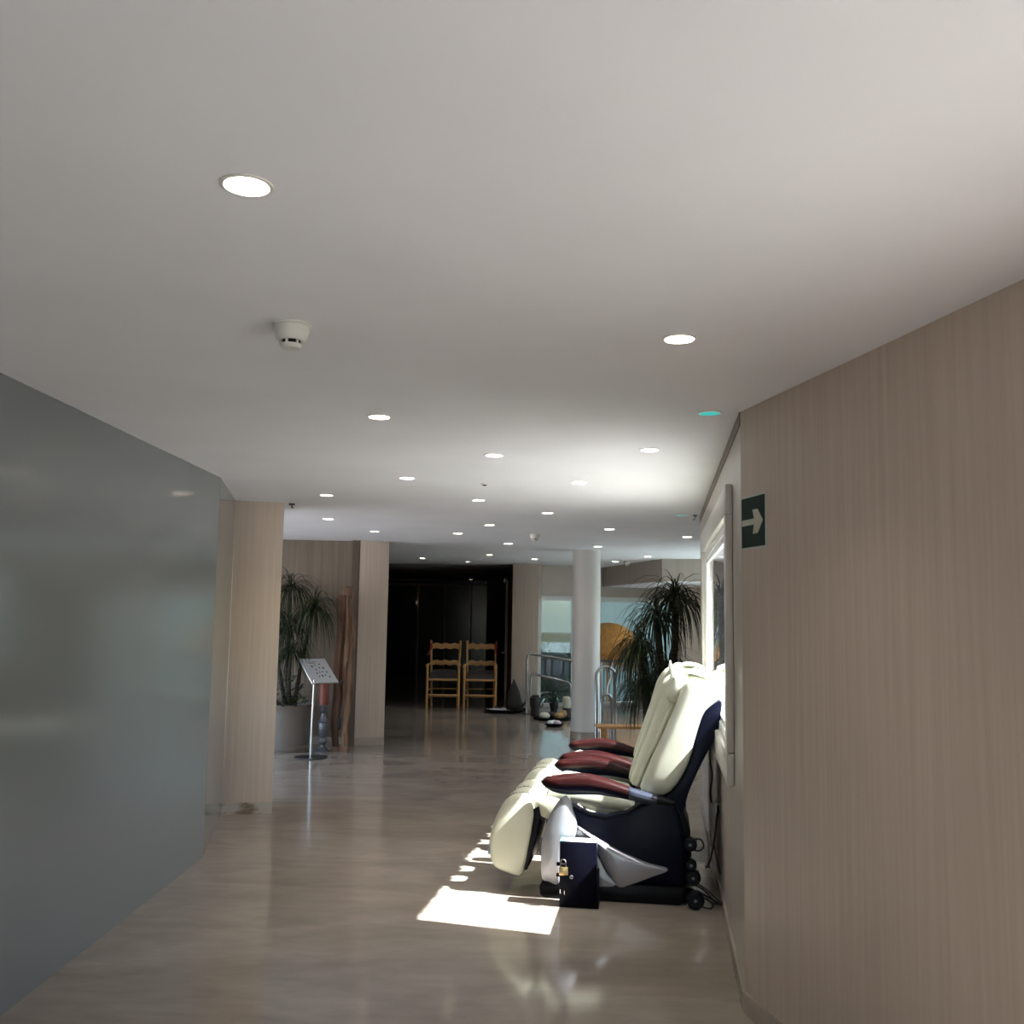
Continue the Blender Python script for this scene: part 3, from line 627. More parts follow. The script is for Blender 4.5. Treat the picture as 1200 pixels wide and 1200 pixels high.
    padA = [(0.462, 0.555), (0.476, 0.615), (0.502, 0.69), (0.53, 0.765), (0.563, 0.85), (0.595, 0.93), (0.622, 1.01), (0.645, 1.075), (0.672, 1.135), (0.712, 1.18), (0.78, 1.195)]
    padB = [(0.448, 0.55), (0.462, 0.615), (0.484, 0.69), (0.51, 0.765), (0.540, 0.85), (0.570, 0.935), (0.592, 1.015), (0.612, 1.085), (0.645, 1.14), (0.693, 1.187), (0.77, 1.20)]
    prof = list(zip(wing, kb))
    def back_pad(vc, hw, front, name, e=2.7):
        b = MB(); rings = []; n_ = len(front)
        for i, (f, k) in enumerate(zip(front, kb)):
            f = Vector(f); k = Vector(k); c = (f + k) / 2; a = (k - f) / 2
            taper = (0.80 if i == 0 else 0.95 if i == 1 else 1.0) * (0.80 if i == n_ - 1 else 0.94 if i == n_ - 2 else 1)
            rings.append(superring((c.x, vc, c.y), (a.x, 0, a.y), (0, hw * taper, 0), 28, e))
        b.loft(rings); return b.build(name, M_CREAM, t, sub=1)
    back_pad(0.143, 0.090, wing, 'back_wing', 3.6); back_pad(W - 0.143, 0.090, wing, 'back_wing', 3.6)
    back_pad(0.302, 0.064, padA, 'back_cushion', 2.6); back_pad(W - 0.302, 0.064, padB, 'back_cushion', 2.6)
    # creases of the gathered cover beside each wing
    for vc in (0.236, W - 0.236):
        b = MB(); b.tube([(f[0] - 0.012 + 0.003 * sin(2.3 * i), vc + 0.005 * sin(3.1 * i), f[1]) for i, (f, k) in enumerate(prof[:10])], lambda s_: 0.013 + 0.004 * sin(s_ * 23), 8)
        b.build('gathered_seam', M_CREAM, t, sub=1)
    # head pillow with two ties
    b = MB(); rings = []
    ax = Vector((0.40, 0, 0.92)).normalized(); nrm = Vector((-0.92, 0, 0.40)).normalized()
    for v, s_ in ((0.19, 0.35), (0.205, 0.75), (0.24, 0.97), (0.30, 1.0), (W / 2, 0.96), (W - 0.30, 1.0), (W - 0.24, 0.97), (W - 0.205, 0.75), (W - 0.19, 0.35)):
        rings.append(superring(Vector((0.735, v, 1.115)), ax * 0.10 * s_, nrm * 0.055 * s_, 20, 2.4))
    b.loft(rings); hp = b.build('head_pillow', M_CREAM, t, sub=1)
    b = MB()
    rings = [superring(Vector((lerp(0.775, 0.93, q), W / 2, 1.195 + 0.018 * sin(pi * q) - 0.02 * q)), (0, 0.15 * (1 - 0.15 * q), 0), (0, 0, 0.011), 20, 3) for q in (0, 0.15, 0.4, 0.7, 0.9, 1.0)]
    b.loft(rings); b.build('pillow_flap', M_CREAM, hp, sub=1)
    for v in (0.22, W - 0.22):
        MB().prism([(0.69, 1.17), (0.70, 1.215), (0.71, 1.218), (0.72, 1.17)], v - 0.012, v + 0.012, 'xz').build('tie', M_CREAM, hp, bevel=0.003)
    # navy shell behind the back
    shell = [(0.645, 0.52), (0.713, 0.583), (0.775, 0.68), (0.81, 0.77), (0.838, 0.88), (0.868, 0.985), (0.905, 1.03), (0.952, 1.06), (0.966, 1.05), (0.962, 0.99), (0.952, 0.925), (0.917, 0.841), (0.87, 0.75), (0.826, 0.658), (0.785, 0.56), (0.755, 0.46), (0.70, 0.42), (0.62, 0.47)]
    MB().prism([(p.x, p.y) for p in catmull(shell, 3)], 0.075, W - 0.075, 'xz').build('back_shell', M_NAVY, t, bevel=0.018, seg=3, angle=50)
    MB().prism([(0.70, 0.10), (0.70, 0.42), (0.76, 0.46), (0.80, 0.36), (0.80, 0.10)], 0.12, W - 0.12, 'xz').build('motor_housing', M_BLACK, t, bevel=0.015)
    # leg rest
    lp = [(-0.289, 0.169), (-0.300, 0.237), (-0.284, 0.33), (-0.247, 0.424), (-0.199, 0.495), (-0.127, 0.522), (-0.065, 0.505), (-0.044, 0.433), (-0.054, 0.34), (-0.070, 0.249), (-0.093, 0.133), (-0.12, 0.082), (-0.192, 0.094), (-0.26, 0.12)]
    P = catmull(lp, 4); cx = sum(p.x for p in P) / len(P); cz = sum(p.y for p in P) / len(P)
    b = MB(); rings = []
    backx = [(0.08, -0.12), (0.133, -0.093), (0.249, -0.07), (0.34, -0.054), (0.433, -0.044), (0.53, -0.06)]
    def ring(v, sc, groove):
        r = []
        for p in P:
            x, z = cx + (p.x - cx) * sc, cz + (p.y - cz) * sc
            xw = max(x, interp(backx, z) - 0.05); zw = min(z, 0.405); xw = xw if z < 0.45 else max(xw, interp(backx, z) - 0.06)
            if p.y > 0.13: x, z = lerp(x, xw, groove), lerp(z, zw, groove)
            r.append((x, v, z))
        return r
    for v, sc, g in ((0.085, 0.80, 0), (0.09, 0.90, 0), (0.105, 0.975, 0), (0.125, 1.0, 0), (0.155, 1.0, 0.02), (0.175, 1, 0.25), (0.19, 1, 0.75), (0.21, 1, 0.97), (0.25, 1, 1.0), (0.29, 1, 0.97), (0.31, 1, 0.75), (0.325, 1, 0.25), (0.34, 1.0, 0.02), (0.36, 1.0, 0),
                     (0.38, 1.0, 0.02), (0.395, 1, 0.25), (0.41, 1, 0.75), (0.43, 1, 0.97), (0.47, 1, 1.0), (0.51, 1, 0.97), (0.53, 1, 0.75), (0.545, 1, 0.25), (0.565, 1.0, 0.02), (0.595, 1.0, 0), (0.615, 0.975, 0), (0.63, 0.9, 0), (0.635, 0.8, 0)):
        rings.append(ring(v, sc, g))
    b.loft(rings); leg = b.build('leg_rest', M_CREAM, t, angle=60)
    MB().prism([(-0.062, 0.44), (-0.02, 0.46), (-0.012, 0.41), (-0.03, 0.33), (-0.085, 0.115), (-0.10, 0.12), (-0.075, 0.27)], 0.10, 0.62, 'xz').build('leg_rest_plate', M_BLACK, leg, bevel=0.004)
    MB().tube([(-0.03, 0.13, 0.40), (-0.005, 0.13, 0.39), (0.0, 0.13, 0.37), (-0.02, 0.13, 0.355)], 0.006, 8).build('hinge', M_DSTEEL, leg)
    b = MB(); rings = []
    for v, sc, dz in ((0.105, 0.7, 0), (0.12, 1, 0), (0.165, 1, 0), (0.20, 1, 0.075), (0.30, 1, 0.075), (0.335, 1, 0), (W - 0.335, 1, 0), (W - 0.30, 1, 0.075), (W - 0.20, 1, 0.075), (W - 0.165, 1, 0), (W - 0.12, 1, 0), (W - 0.105, 0.7, 0)):
        rings.append([(0.03 + (x - 0.03) * sc, v, 0.455 + (z - 0.455) * sc - (dz if z > 0.45 else 0)) for x, z in ((-0.085, 0.50), (-0.03, 0.515), (0.05, 0.52), (0.115, 0.50), (0.115, 0.455), (0.06, 0.41), (0.02, 0.385), (-0.015, 0.40), (-0.055, 0.45))])
    b.loft(rings); b.build('knee_cover', M_CREAM, t, sub=1)
    # rows of small dark marks on the leg rest and small blue emblem
    random.seed(5)
    b = MB()
    crest = [(-0.26, 0.40), (-0.247, 0.426), (-0.224, 0.463), (-0.199, 0.4965), (-0.165, 0.5165), (-0.127, 0.5235), (-0.095, 0.519), (-0.066, 0.507)]
    for v0_, ks in ((0.150, 11), (0.345, 10)):
        for k in range(ks):
            u = lerp(-0.205, -0.075, k / (ks - 1)) + random.uniform(-0.003, 0.003); w_ = random.uniform(0.004, 0.009); d_ = random.uniform(0.008, 0.02)
            b.obox((u, v0_ + random.uniform(-0.004, 0.004), interp(crest, u) - 0.001), (w_, 0, interp(crest, u + w_) - interp(crest, u)), (0, d_, 0), (0, 0, 0.0035))
    stuff(b.build('dark_marks', M_BLACK, leg, smooth=False))
    if emblem:
        MB().lathe([(0.0, 0.0), (0.014, 0.0), (0.014, 0.003), (0.0, 0.003)], 16, cap=False).build('emblem', MATS.get('emblem_blue') or mat('emblem_blue', (0.20, 0.27, 0.36), 0.4), leg)
        e = [o for o in leg.children if o.name.startswith('emblem')][-1]; e.rotation_euler = (radians(90), 0, radians(-50)); e.location = (-0.2935, 0.0945, 0.215); e.scale = (0.75, 1.7, 1)
    # transport wheels and a cable drum at the rear
    for v in (0.10, W - 0.10):
        MB().lathe([(0.0, -0.02), (0.028, -0.02), (0.036, -0.012), (0.036, 0.012), (0.028, 0.02), (0.0, 0.02)], 20, cap=False).build('wheel', M_BLACK, t)
        wh = [o for o in t.children if o.name.startswith('wheel')][-1]; wh.rotation_euler = (pi / 2, 0, 0); wh.location = (0.795, v, 0.037)
    return t

chair1 = make_massage_chair('front cream massage chair with mahogany arms, nearest, beside the black coin box')
chair2 = copy_tree(chair1); chair2.location = (CO.x + CW.x * 0.93, CO.y + CW.y * 0.93, 0)
chair2['label'] = 'farther cream massage chair, between the nearest one and the palm'

# coin box
cb = thing('coin_box', 'black metal coin box standing against the nearest massage chair', 'coin box', (CO.x + CU.x * 0.12 - CW.x * 0.135, CO.y + CU.y * 0.12 - CW.y * 0.135, 0), CROT)
MB().box(0, 0.192, 0, 0.095, 0, 0.332).build('body', M_BLACKM, cb, bevel=0.003)
MB().box(0.006, 0.186, -0.004, 0.0, 0.008, 0.325).build('door', M_BLACKM, cb, bevel=0.0015)
MB().box(0.192, 0.203, 0.0, 0.09, 0.0, 0.185).build('side_flange', M_BLACKM, cb, bevel=0.002)
MB().box(0.0, 0.03, 0.002, 0.093, 0.3322, 0.334).build('blue_sticker', mat('sticker_blue', (0.10, 0.42, 0.58), 0.4), cb, smooth=False)
MB().box(0.031, 0.19, 0.002, 0.093, 0.3322, 0.334).build('white_sticker', mat('sticker_white', (0.8, 0.8, 0.8), 0.4), cb, smooth=False)
lk = MB().lathe([(0.0, -0.006), (0.010, -0.006), (0.0125, -0.002), (0.0125, 0.004)], 20, cap=False).build('key_lock', M_CHROME, cb); lk.rotation_euler = (-pi / 2, 0, 0); lk.location = (0.062, -0.004, 0.155); lk.rotation_euler = (pi / 2, 0, 0)
lk.data.transform(Matrix.Scale(-1, 4, (0, 0, 1)))
MB().box(0.058, 0.066, -0.012, -0.0095, 0.153, 0.157).build('key_slot', M_BLACK, cb, smooth=False)
for x, z in ((0.006, 0.07), (0.028, 0.065)):
    MB().tube([(x, -0.005, z), (x, -0.014, z + 0.004), (x, -0.014, z + 0.022), (x, -0.005, z + 0.026)], 0.003, 6).build('hinge_pin', M_CHROME, cb)
for z in (0.205, 0.15):
    MB().box(-0.018, 0.0, 0.005, 0.018, z, z + 0.018).build('hasp', M_BLACKM, cb, bevel=0.003)
st = MB().tube([(0.012, -0.004, 0.222), (0.012, -0.018, 0.222), (0.030, -0.018, 0.222), (0.030, -0.004, 0.222)], 0.003, 6).build('staple', M_DSTEEL, cb)
pd = thing('padlock', 'brass padlock hanging from the front of the coin box', 'padlock', (CO.x + CU.x * 0.141 - CW.x * 0.152, CO.y + CU.y * 0.141 - CW.y * 0.152, 0.165), CROT)
MB().box(-0.022, 0.024, -0.009, 0.008, 0, 0.042).build('body', M_BRASS, pd, bevel=0.003)
MB().tube([(-0.013, 0, 0.04)] + [(0.001 - 0.014 * cos(pi * k / 8), 0, 0.063 + 0.018 * sin(pi * k / 8)) for k in range(9)] + [(0.015, 0, 0.04)], 0.0035, 8).build('shackle', M_CHROME, pd)

# wiring behind the chairs, on the floor by the wall
def wcab(pts, label, r=0.005, m=M_RUBBER, cat='cable', name='power_cable'):
    p = catmull(pts, 6, closed=False); o0 = p[0].copy()
    b = MB(); b.tube([q - o0 for q in p], r, 7); o = b.build(name, m); o.location = o0; return tag(o, label, cat)
so = thing('wall_socket', 'white wall socket low on the window wall behind the massage chair', 'socket', wp(1.72, 0.40, -0.012), atan2(WS.y, WS.x))
MB().box(-0.04, 0.04, 0.0, 0.012, 0, 0.08).build('plate', M_PLAS, so, bevel=0.003)
MB().lathe([(0.0, 0), (0.022, 0), (0.02, 0.03), (0.008, 0.05), (0.006, 0.07), (0.0, 0.07)], 16, cap=False).build('plug', M_BLACK, so).rotation_euler = (-pi / 2 + pi, 0, 0)
for o in so.children:
    if o.name.startswith('plug'): o.location = (0, 0.0, 0.04)
P3 = lambda u, v, z: tuple(Vector((CO.x, CO.y, 0)) + Vector((CU.x, CU.y, 0)) * u + Vector((CW.x, CW.y, 0)) * v + Vector((0, 0, z)))
wcab([P3(0.955, 0.28, 0.44), P3(0.945, 0.26, 0.40), P3(0.93, 0.24, 0.28), P3(0.90, 0.20, 0.18), P3(0.86, 0.16, 0.16), P3(0.82, 0.14, 0.2)], 'black cable hanging from the wall socket to the massage chair', 0.006)
wcab([P3(0.93, 0.24, 0.27), P3(0.955, 0.18, 0.16), P3(0.985, 0.13, 0.06), P3(0.98, 0.08, 0.02), P3(0.92, 0.06, 0.012), P3(0.84, 0.07, 0.05)], 'black cable curving down the wall to the floor behind the chair', 0.005)
wcab([P3(0.80, 0.05, 0.11), P3(0.86, 0.02, 0.09), P3(0.92, 0.0, 0.04), P3(0.96, 0.03, 0.015), P3(0.93, 0.07, 0.02), P3(0.85, 0.05, 0.06)], 'looped black cable lying at the foot of the wall', 0.005)
wcab([P3(0.80, 0.04, 0.13), P3(0.87, 0.0, 0.10), P3(0.95, -0.02, 0.04), P3(0.985, 0.02, 0.012), P3(0.95, 0.04, 0.012)], 'black cable slanting from the chair motor to the wall', 0.005)
wcab([P3(0.81, -0.02, 0.05), P3(0.87, -0.04, 0.06), P3(0.91, -0.04, 0.03), P3(0.89, -0.03, 0.008), P3(0.83, -0.02, 0.02)], 'short black cable loop on the floor at the chair heel', 0.005)
wcab([P3(0.95, 0.9, 0.80), P3(0.94, 0.92, 0.66), P3(0.955, 0.9, 0.55), P3(0.945, 0.9, 0.45), P3(0.95, 0.9, 0.38)], 'thin dark lead dangling below the window behind the chairs', 0.006)
wcab([P3(0.81, 0.03, 0.34), P3(0.85, 0.01, 0.345), P3(0.865, 0.01, 0.31), P3(0.84, 0.02, 0.285), P3(0.80, 0.03, 0.29)], 'small cable loop beside the upper black knob of the chair', 0.005)
for i, (u, v, z, r, lab) in enumerate(((0.795, 0.03, 0.315, 0.036, 'upper black round plug behind the massage chair'), (0.80, 0.03, 0.21, 0.03, 'middle black round plug behind the massage chair'), (0.81, 0.03, 0.145, 0.04, 'black round plug beside the white adapter'), (0.82, -0.03, 0.048, 0.046, 'lowest black round plug resting on the floor behind the chair'))):
    t = thing('round_plug', lab, 'plug', P3(u, v, z), CROT, 'round plugs behind the massage chair')
    b = MB(); b.lathe([(0.0, -0.03), (r * 0.7, -0.03), (r, -0.018), (r, 0.018), (r * 0.75, 0.028), (0.0, 0.028)], 24, cap=False); o = b.build('housing', M_BLACK, t); o.rotation_euler = (pi / 2, 0, 0)
    b = MB(); b.lathe([(0, 0.03), (0.008, 0.03), (0.009, 0.024)], 12, cap=False); o = b.build('screw', M_DSTEEL, t); o.rotation_euler = (pi / 2, 0, 0)
t = thing('power_adapter', 'white plastic power adapter between the black plugs', 'adapter', P3(0.83, 0.05, 0.20), CROT)
MB().box(-0.03, 0.045, -0.02, 0.02, -0.018, 0.018).build('case', M_PLAS, t, bevel=0.008)
MB().tube([(0.045, 0, 0), (0.07, 0, -0.004)], 0.004, 6).build('cord_stub', M_RUBBER, t)

# ------------------------------------------------------------------ plants
def leaf_rosette(b, c, n, L, w, elev=(0.1, 1.35), droop=2.6, seg=7, lean=Vector((0, 0, 0))):
    c = Vector(c)
    for i in range(n):
        az = 2 * pi * i / n * 7.13 + random.uniform(-0.3, 0.3); el = random.uniform(*elev)
        d = Vector((cos(az) * cos(el), sin(az) * cos(el), sin(el))) + lean; d.normalize()
        p = c + d * 0.015; ln = L * random.uniform(0.7, 1.1); st = ln / seg; dr = droop * random.uniform(0.7, 1.25)
        side = d.cross(Vector((0, 0, 1)))
        if side.length < 1e-3: side = Vector((1, 0, 0))
        side.normalize(); vs = []; fs = []
        for k in range(seg + 1):
            q = k / seg; ww = w * (0.55 + 1.2 * q if q < 0.3 else 0.91 * (1 - (q - 0.3) / 0.7) ** 0.7 + 0.03)
            nrm = side.cross(d); nrm.normalize()
            vs += [p - side * ww, p - nrm * ww * 0.5, p + side * ww]
            if k < seg:
                fs += [(3 * k, 3 * k + 1, 3 * k + 4, 3 * k + 3), (3 * k + 1, 3 * k + 2, 3 * k + 5, 3 * k + 4)]
            d = d + Vector((0, 0, -dr * st / L * 0.55)); d.normalize(); p = p + d * st
        b.add(vs, fs)

def ring_trunk(p0, p1, r0, r1, bend, base):
    p0, p1 = Vector(p0), Vector(p1); pts = []
    for k in range(11):
        q = k / 10; pts.append(p0.lerp(p1, q) + Vector(bend) * sin(pi * q) - Vector(base))
    b = MB(); b.tube(pts, lambda s_: lerp(r0, r1, s_) * (1 + 0.07 * sin(s_ * 90)), 9); return b

random.seed(21)
RP = (1.32, 8.72, 0)
rp = thing('dragon_palm', 'tall potted dragon palm with drooping leaves behind the massage chairs', 'palm', RP)
MB().lathe([(0.13, 0), (0.15, 0.02), (0.19, 0.30), (0.205, 0.34), (0.205, 0.37), (0.185, 0.37), (0.18, 0.33), (0.0, 0.33)], 32, cap=False).build('pot', mat('dark_planter', (0.03, 0.026, 0.024), 0.4), rp)
MB().lathe([(0.182, 0.335), (0.1, 0.345), (0.0, 0.35)], 24, cap=False).build('soil', M_SOIL, rp)
def rel(p, o): return (p[0] - o[0], p[1] - o[1], p[2] - o[2])
CR = [((1.465, 8.72, 1.68), 150, 0.60, 'r'), ((1.285, 8.66, 1.51), 110, 0.54, 'r'), ((1.13, 8.60, 1.27), 115, 0.52, 'l'), ((1.42, 8.85, 1.08), 90, 0.42, 'n'), ((1.19, 8.62, 0.92), 110, 0.50, 'l'), ((1.34, 8.78, 0.96), 90, 0.46, 'n')]
for c, n, L, kd in CR:
    base = (1.32 + (c[0] - 1.32) * 0.2, 8.72 + (c[1] - 8.72) * 0.2, 0.33)
    tr = ring_trunk(base, c, 0.040, 0.030, (0.03 if kd == 'r' else -0.02, 0.01, 0.0), RP).build('trunk', M_TRUNK, rp)
    b = MB(); leaf_rosette(b, rel(c, RP), n, L, 0.0075, (0.15, 1.4) if kd != 'l' else (0.0, 1.35), 7.6, lean=Vector((-0.35, 0, 0)) if kd == 'l' else Vector((0, 0, 0)))
    stuff(b.build('leaf_crown', M_LEAF, rp, angle=180))

LPp = (-2.42, 10.99, 0)
lp_ = thing('dragon_palm', 'dark dragon palm in a large cream pot inside the left niche', 'palm', LPp)
MB().lathe([(0.225, 0), (0.235, 0.015), (0.235, 0.05), (0.225, 0.06), (0.245, 0.40), (0.255, 0.47), (0.262, 0.48), (0.262, 0.50), (0.24, 0.50), (0.236, 0.45), (0.0, 0.45)], 40, cap=False).build('pot', M_POT, lp_)
MB().lathe([(0.237, 0.452), (0.1, 0.46), (0.0, 0.465)], 24, cap=False).build('soil', M_SOIL, lp_)
for c, n, L in (((-2.44, 10.92, 1.77), 90, 0.45), ((-2.16, 10.86, 1.545), 90, 0.48), ((-2.44, 10.85, 1.33), 80, 0.42), ((-2.62, 10.95, 1.5), 60, 0.4), ((-2.38, 10.80, 1.08), 80, 0.36)):
    ring_trunk((-2.42 + (c[0] + 2.42) * 0.2, 10.99, 0.45), c, 0.024, 0.017, (-0.02, 0, 0), LPp).build('trunk', M_TRUNK, lp_)
    b = MB(); leaf_rosette(b, rel(c, LPp), n + 40, L * 1.25, 0.0062, (0.1, 1.4), 7.4); stuff(b.build('leaf_crown', M_LEAF, lp_, angle=180))
# small bushy underplanting in the same pot
b = MB()
for i in range(260):
    a, r = random.uniform(0, 2 * pi), random.uniform(0, 0.23); z = 0.47 + random.uniform(0.02, 0.36) * (1 - r * 1.6)
    p = Vector((r * cos(a), r * sin(a) - 0.03, z)); d = Vector((cos(a), sin(a), random.uniform(-0.2, 0.8))).normalized(); sd = d.cross(Vector((0, 0, 1))).normalized(); l = random.uniform(0.05, 0.085)
    b.add([p, p + d * l * 0.5 + sd * l * 0.3, p + d * l, p + d * l * 0.5 - sd * l * 0.3], [(0, 1, 2, 3)])
stuff(b.build('underplanting', M_LEAF2, lp_, smooth=False))
b = MB()
for i in range(9):
    a = 2 * pi * i / 9; b.tube([(0.02 * cos(a), 0.02 * sin(a), 0.45), (0.08 * cos(a), 0.08 * sin(a), 0.62), (0.15 * cos(a), 0.15 * sin(a), 0.72)], 0.004, 5)
stuff(b.build('underplanting_stems', M_TRUNK, lp_))

# ------------------------------------------------------------------ things in the left niche
ss = thing('sign_stand', 'slim steel stand with a tilted white notice board before the potted palm', 'sign stand', (-2.055, 10.43, 0))
MB().lathe([(0.0, 0), (0.17, 0), (0.172, 0.006), (0.165, 0.012), (0.03, 0.016), (0.0, 0.016)], 40, cap=False).build('base', M_DSTEEL, ss)
MB().tube([(0, 0, 0.012), (0.004, 0, 0.40), (0.01, 0.0, 0.80)], 0.013, 14).build('pole', M_STEEL, ss)
A = Vector((0.245, 0.20, 0.0)); B = Vector((-0.205, 0.245, 0.245)); O_ = Vector((-0.005, -0.03, 0.765)); Nn = A.cross(B).normalized()
bd = MB().obox(O_ - Nn * 0.014, A, B, Nn * 0.014).build('board', M_STEEL, ss, bevel=0.003)
pp = MB().obox(O_ + A * 0.02 + B * 0.02, A * 0.96, B * 0.96, Nn * 0.002).build('notice', M_PAPER, bd, smooth=False)
random.seed(11); b = MB()
for x, y, w_, h_ in ((0.30, 0.62, 0.05, 0.08), (0.42, 0.70, 0.05, 0.03), (0.62, 0.72, 0.04, 0.05), (0.40, 0.50, 0.04, 0.06), (0.55, 0.58, 0.05, 0.04), (0.68, 0.56, 0.06, 0.06), (0.35, 0.36, 0.05, 0.05), (0.48, 0.40, 0.04, 0.05), (0.60, 0.42, 0.04, 0.04), (0.73, 0.40, 0.05, 0.05), (0.50, 0.24, 0.05, 0.08), (0.62, 0.28, 0.05, 0.04), (0.38, 0.24, 0.04, 0.04), (0.76, 0.22, 0.05, 0.05), (0.25, 0.78, 0.25, 0.015), (0.25, 0.83, 0.32, 0.015)):
    b.obox(O_ + A * x + B * y + Nn * 0.002, A * w_, B * h_, Nn * 0.0012)
b.build('print', M_INK, pp, smooth=False)

cs = thing('candlestick', 'turned grey pewter candlestick on the floor behind the notice stand', 'candlestick', (-2.02, 10.88, 0))
MB().lathe([(0, 0), (0.075, 0), (0.078, 0.012), (0.062, 0.022), (0.05, 0.04), (0.026, 0.055), (0.024, 0.075), (0.04, 0.09), (0.05, 0.115), (0.042, 0.14), (0.03, 0.15), (0.04, 0.17), (0.052, 0.24), (0.058, 0.30), (0.05, 0.315), (0.062, 0.325), (0.05, 0.34), (0.034, 0.37), (0.024, 0.41), (0.03, 0.425), (0.045, 0.435), (0.03, 0.45), (0.02, 0.465), (0.022, 0.485), (0.058, 0.495), (0.06, 0.503), (0.0, 0.503)], 32, cap=False).build('stem', M_PEWTER, cs)
cd = thing('pillar_candle', 'terracotta red pillar candle on the grey candlestick', 'candle', (-2.02, 10.88, 0.503))
MB().lathe([(0, 0), (0.052, 0), (0.053, 0.02), (0.052, 0.24), (0.047, 0.25), (0.02, 0.245), (0, 0.243)], 28, cap=False).build('wax', M_CANDLE, cd)
MB().tube([(0, 0, 0.24), (0.002, 0, 0.258)], 0.002, 6).build('wick', M_INK, cd)

dw = thing('driftwood_sculpture', 'tall weathered driftwood post on a small base beside the square pillar', 'sculpture', (-1.845, 10.98, 0))
MB().prism([(-0.10, 0), (0.10, 0), (0.095, 0.045), (-0.085, 0.05)], -0.06, 0.06, 'xz').build('base', M_DRIFT, dw, bevel=0.01)
random.seed(9)
def drift(path, rx, ry, seed, n=14):
    random.seed(seed); b = MB(); rings = []; ph = [random.uniform(0.75, 1.25) for _ in range(n)]
    p = catmull(path, 5, closed=False)
    for i, c in enumerate(p):
        q = i / (len(p) - 1)
        if i % 4 == 0: ph = [lerp(x, random.uniform(0.55, 1.45), 0.5) for x in ph]
        a, bb = interp(rx, q), interp(ry, q)
        rings.append([(c.x + a * ph[k] * cos(2 * pi * k / n), c.y + bb * ph[k] * sin(2 * pi * k / n), c.z) for k in range(n)])
    b.loft(rings); return b
drift([(-0.05, 0, 0.04), (-0.065, 0, 0.3), (-0.04, 0, 0.6), (-0.045, 0, 0.95), (-0.025, 0, 1.3), (-0.035, 0, 1.6), (-0.035, 0, 1.70)], [(0, 0.035), (0.3, 0.045), (0.6, 0.055), (1, 0.055)], [(0, 0.03), (0.5, 0.05), (1, 0.04)], 3).build('left_strand', noisy('driftwood_dark', (0.05, 0.02, 0.01), (0.12, 0.055, 0.03), (20, 20, 2), 5, 0.75, bump=0.5), dw)
drift([(0.055, 0.0, 0.04), (0.05, 0, 0.25), (0.068, 0, 0.5), (0.045, 0, 0.85), (0.058, 0, 1.2), (0.03, 0, 1.55), (0.025, 0, 1.76), (0.022, 0, 1.80)], [(0, 0.03), (0.15, 0.035), (0.35, 0.06), (0.8, 0.058), (0.92, 0.05), (0.96, 0.02), (1, 0.012)], [(0, 0.03), (0.5, 0.045), (1, 0.02)], 5).build('right_strand', M_DRIFT, dw)
for x, z, h_, w_ in ((-0.005, 1.17, 0.10, 0.014), (0.055, 0.93, 0.09, 0.010), (0.0, 0.74, 0.07, 0.016), (-0.01, 0.30, 0.14, 0.018)):
    o = MB().blob((0, 0, 0), (w_, 0.02, h_ / 2), 10, 6, 0.2).build('knot_hole', M_INK, dw); o.location = (x, -0.045, z)

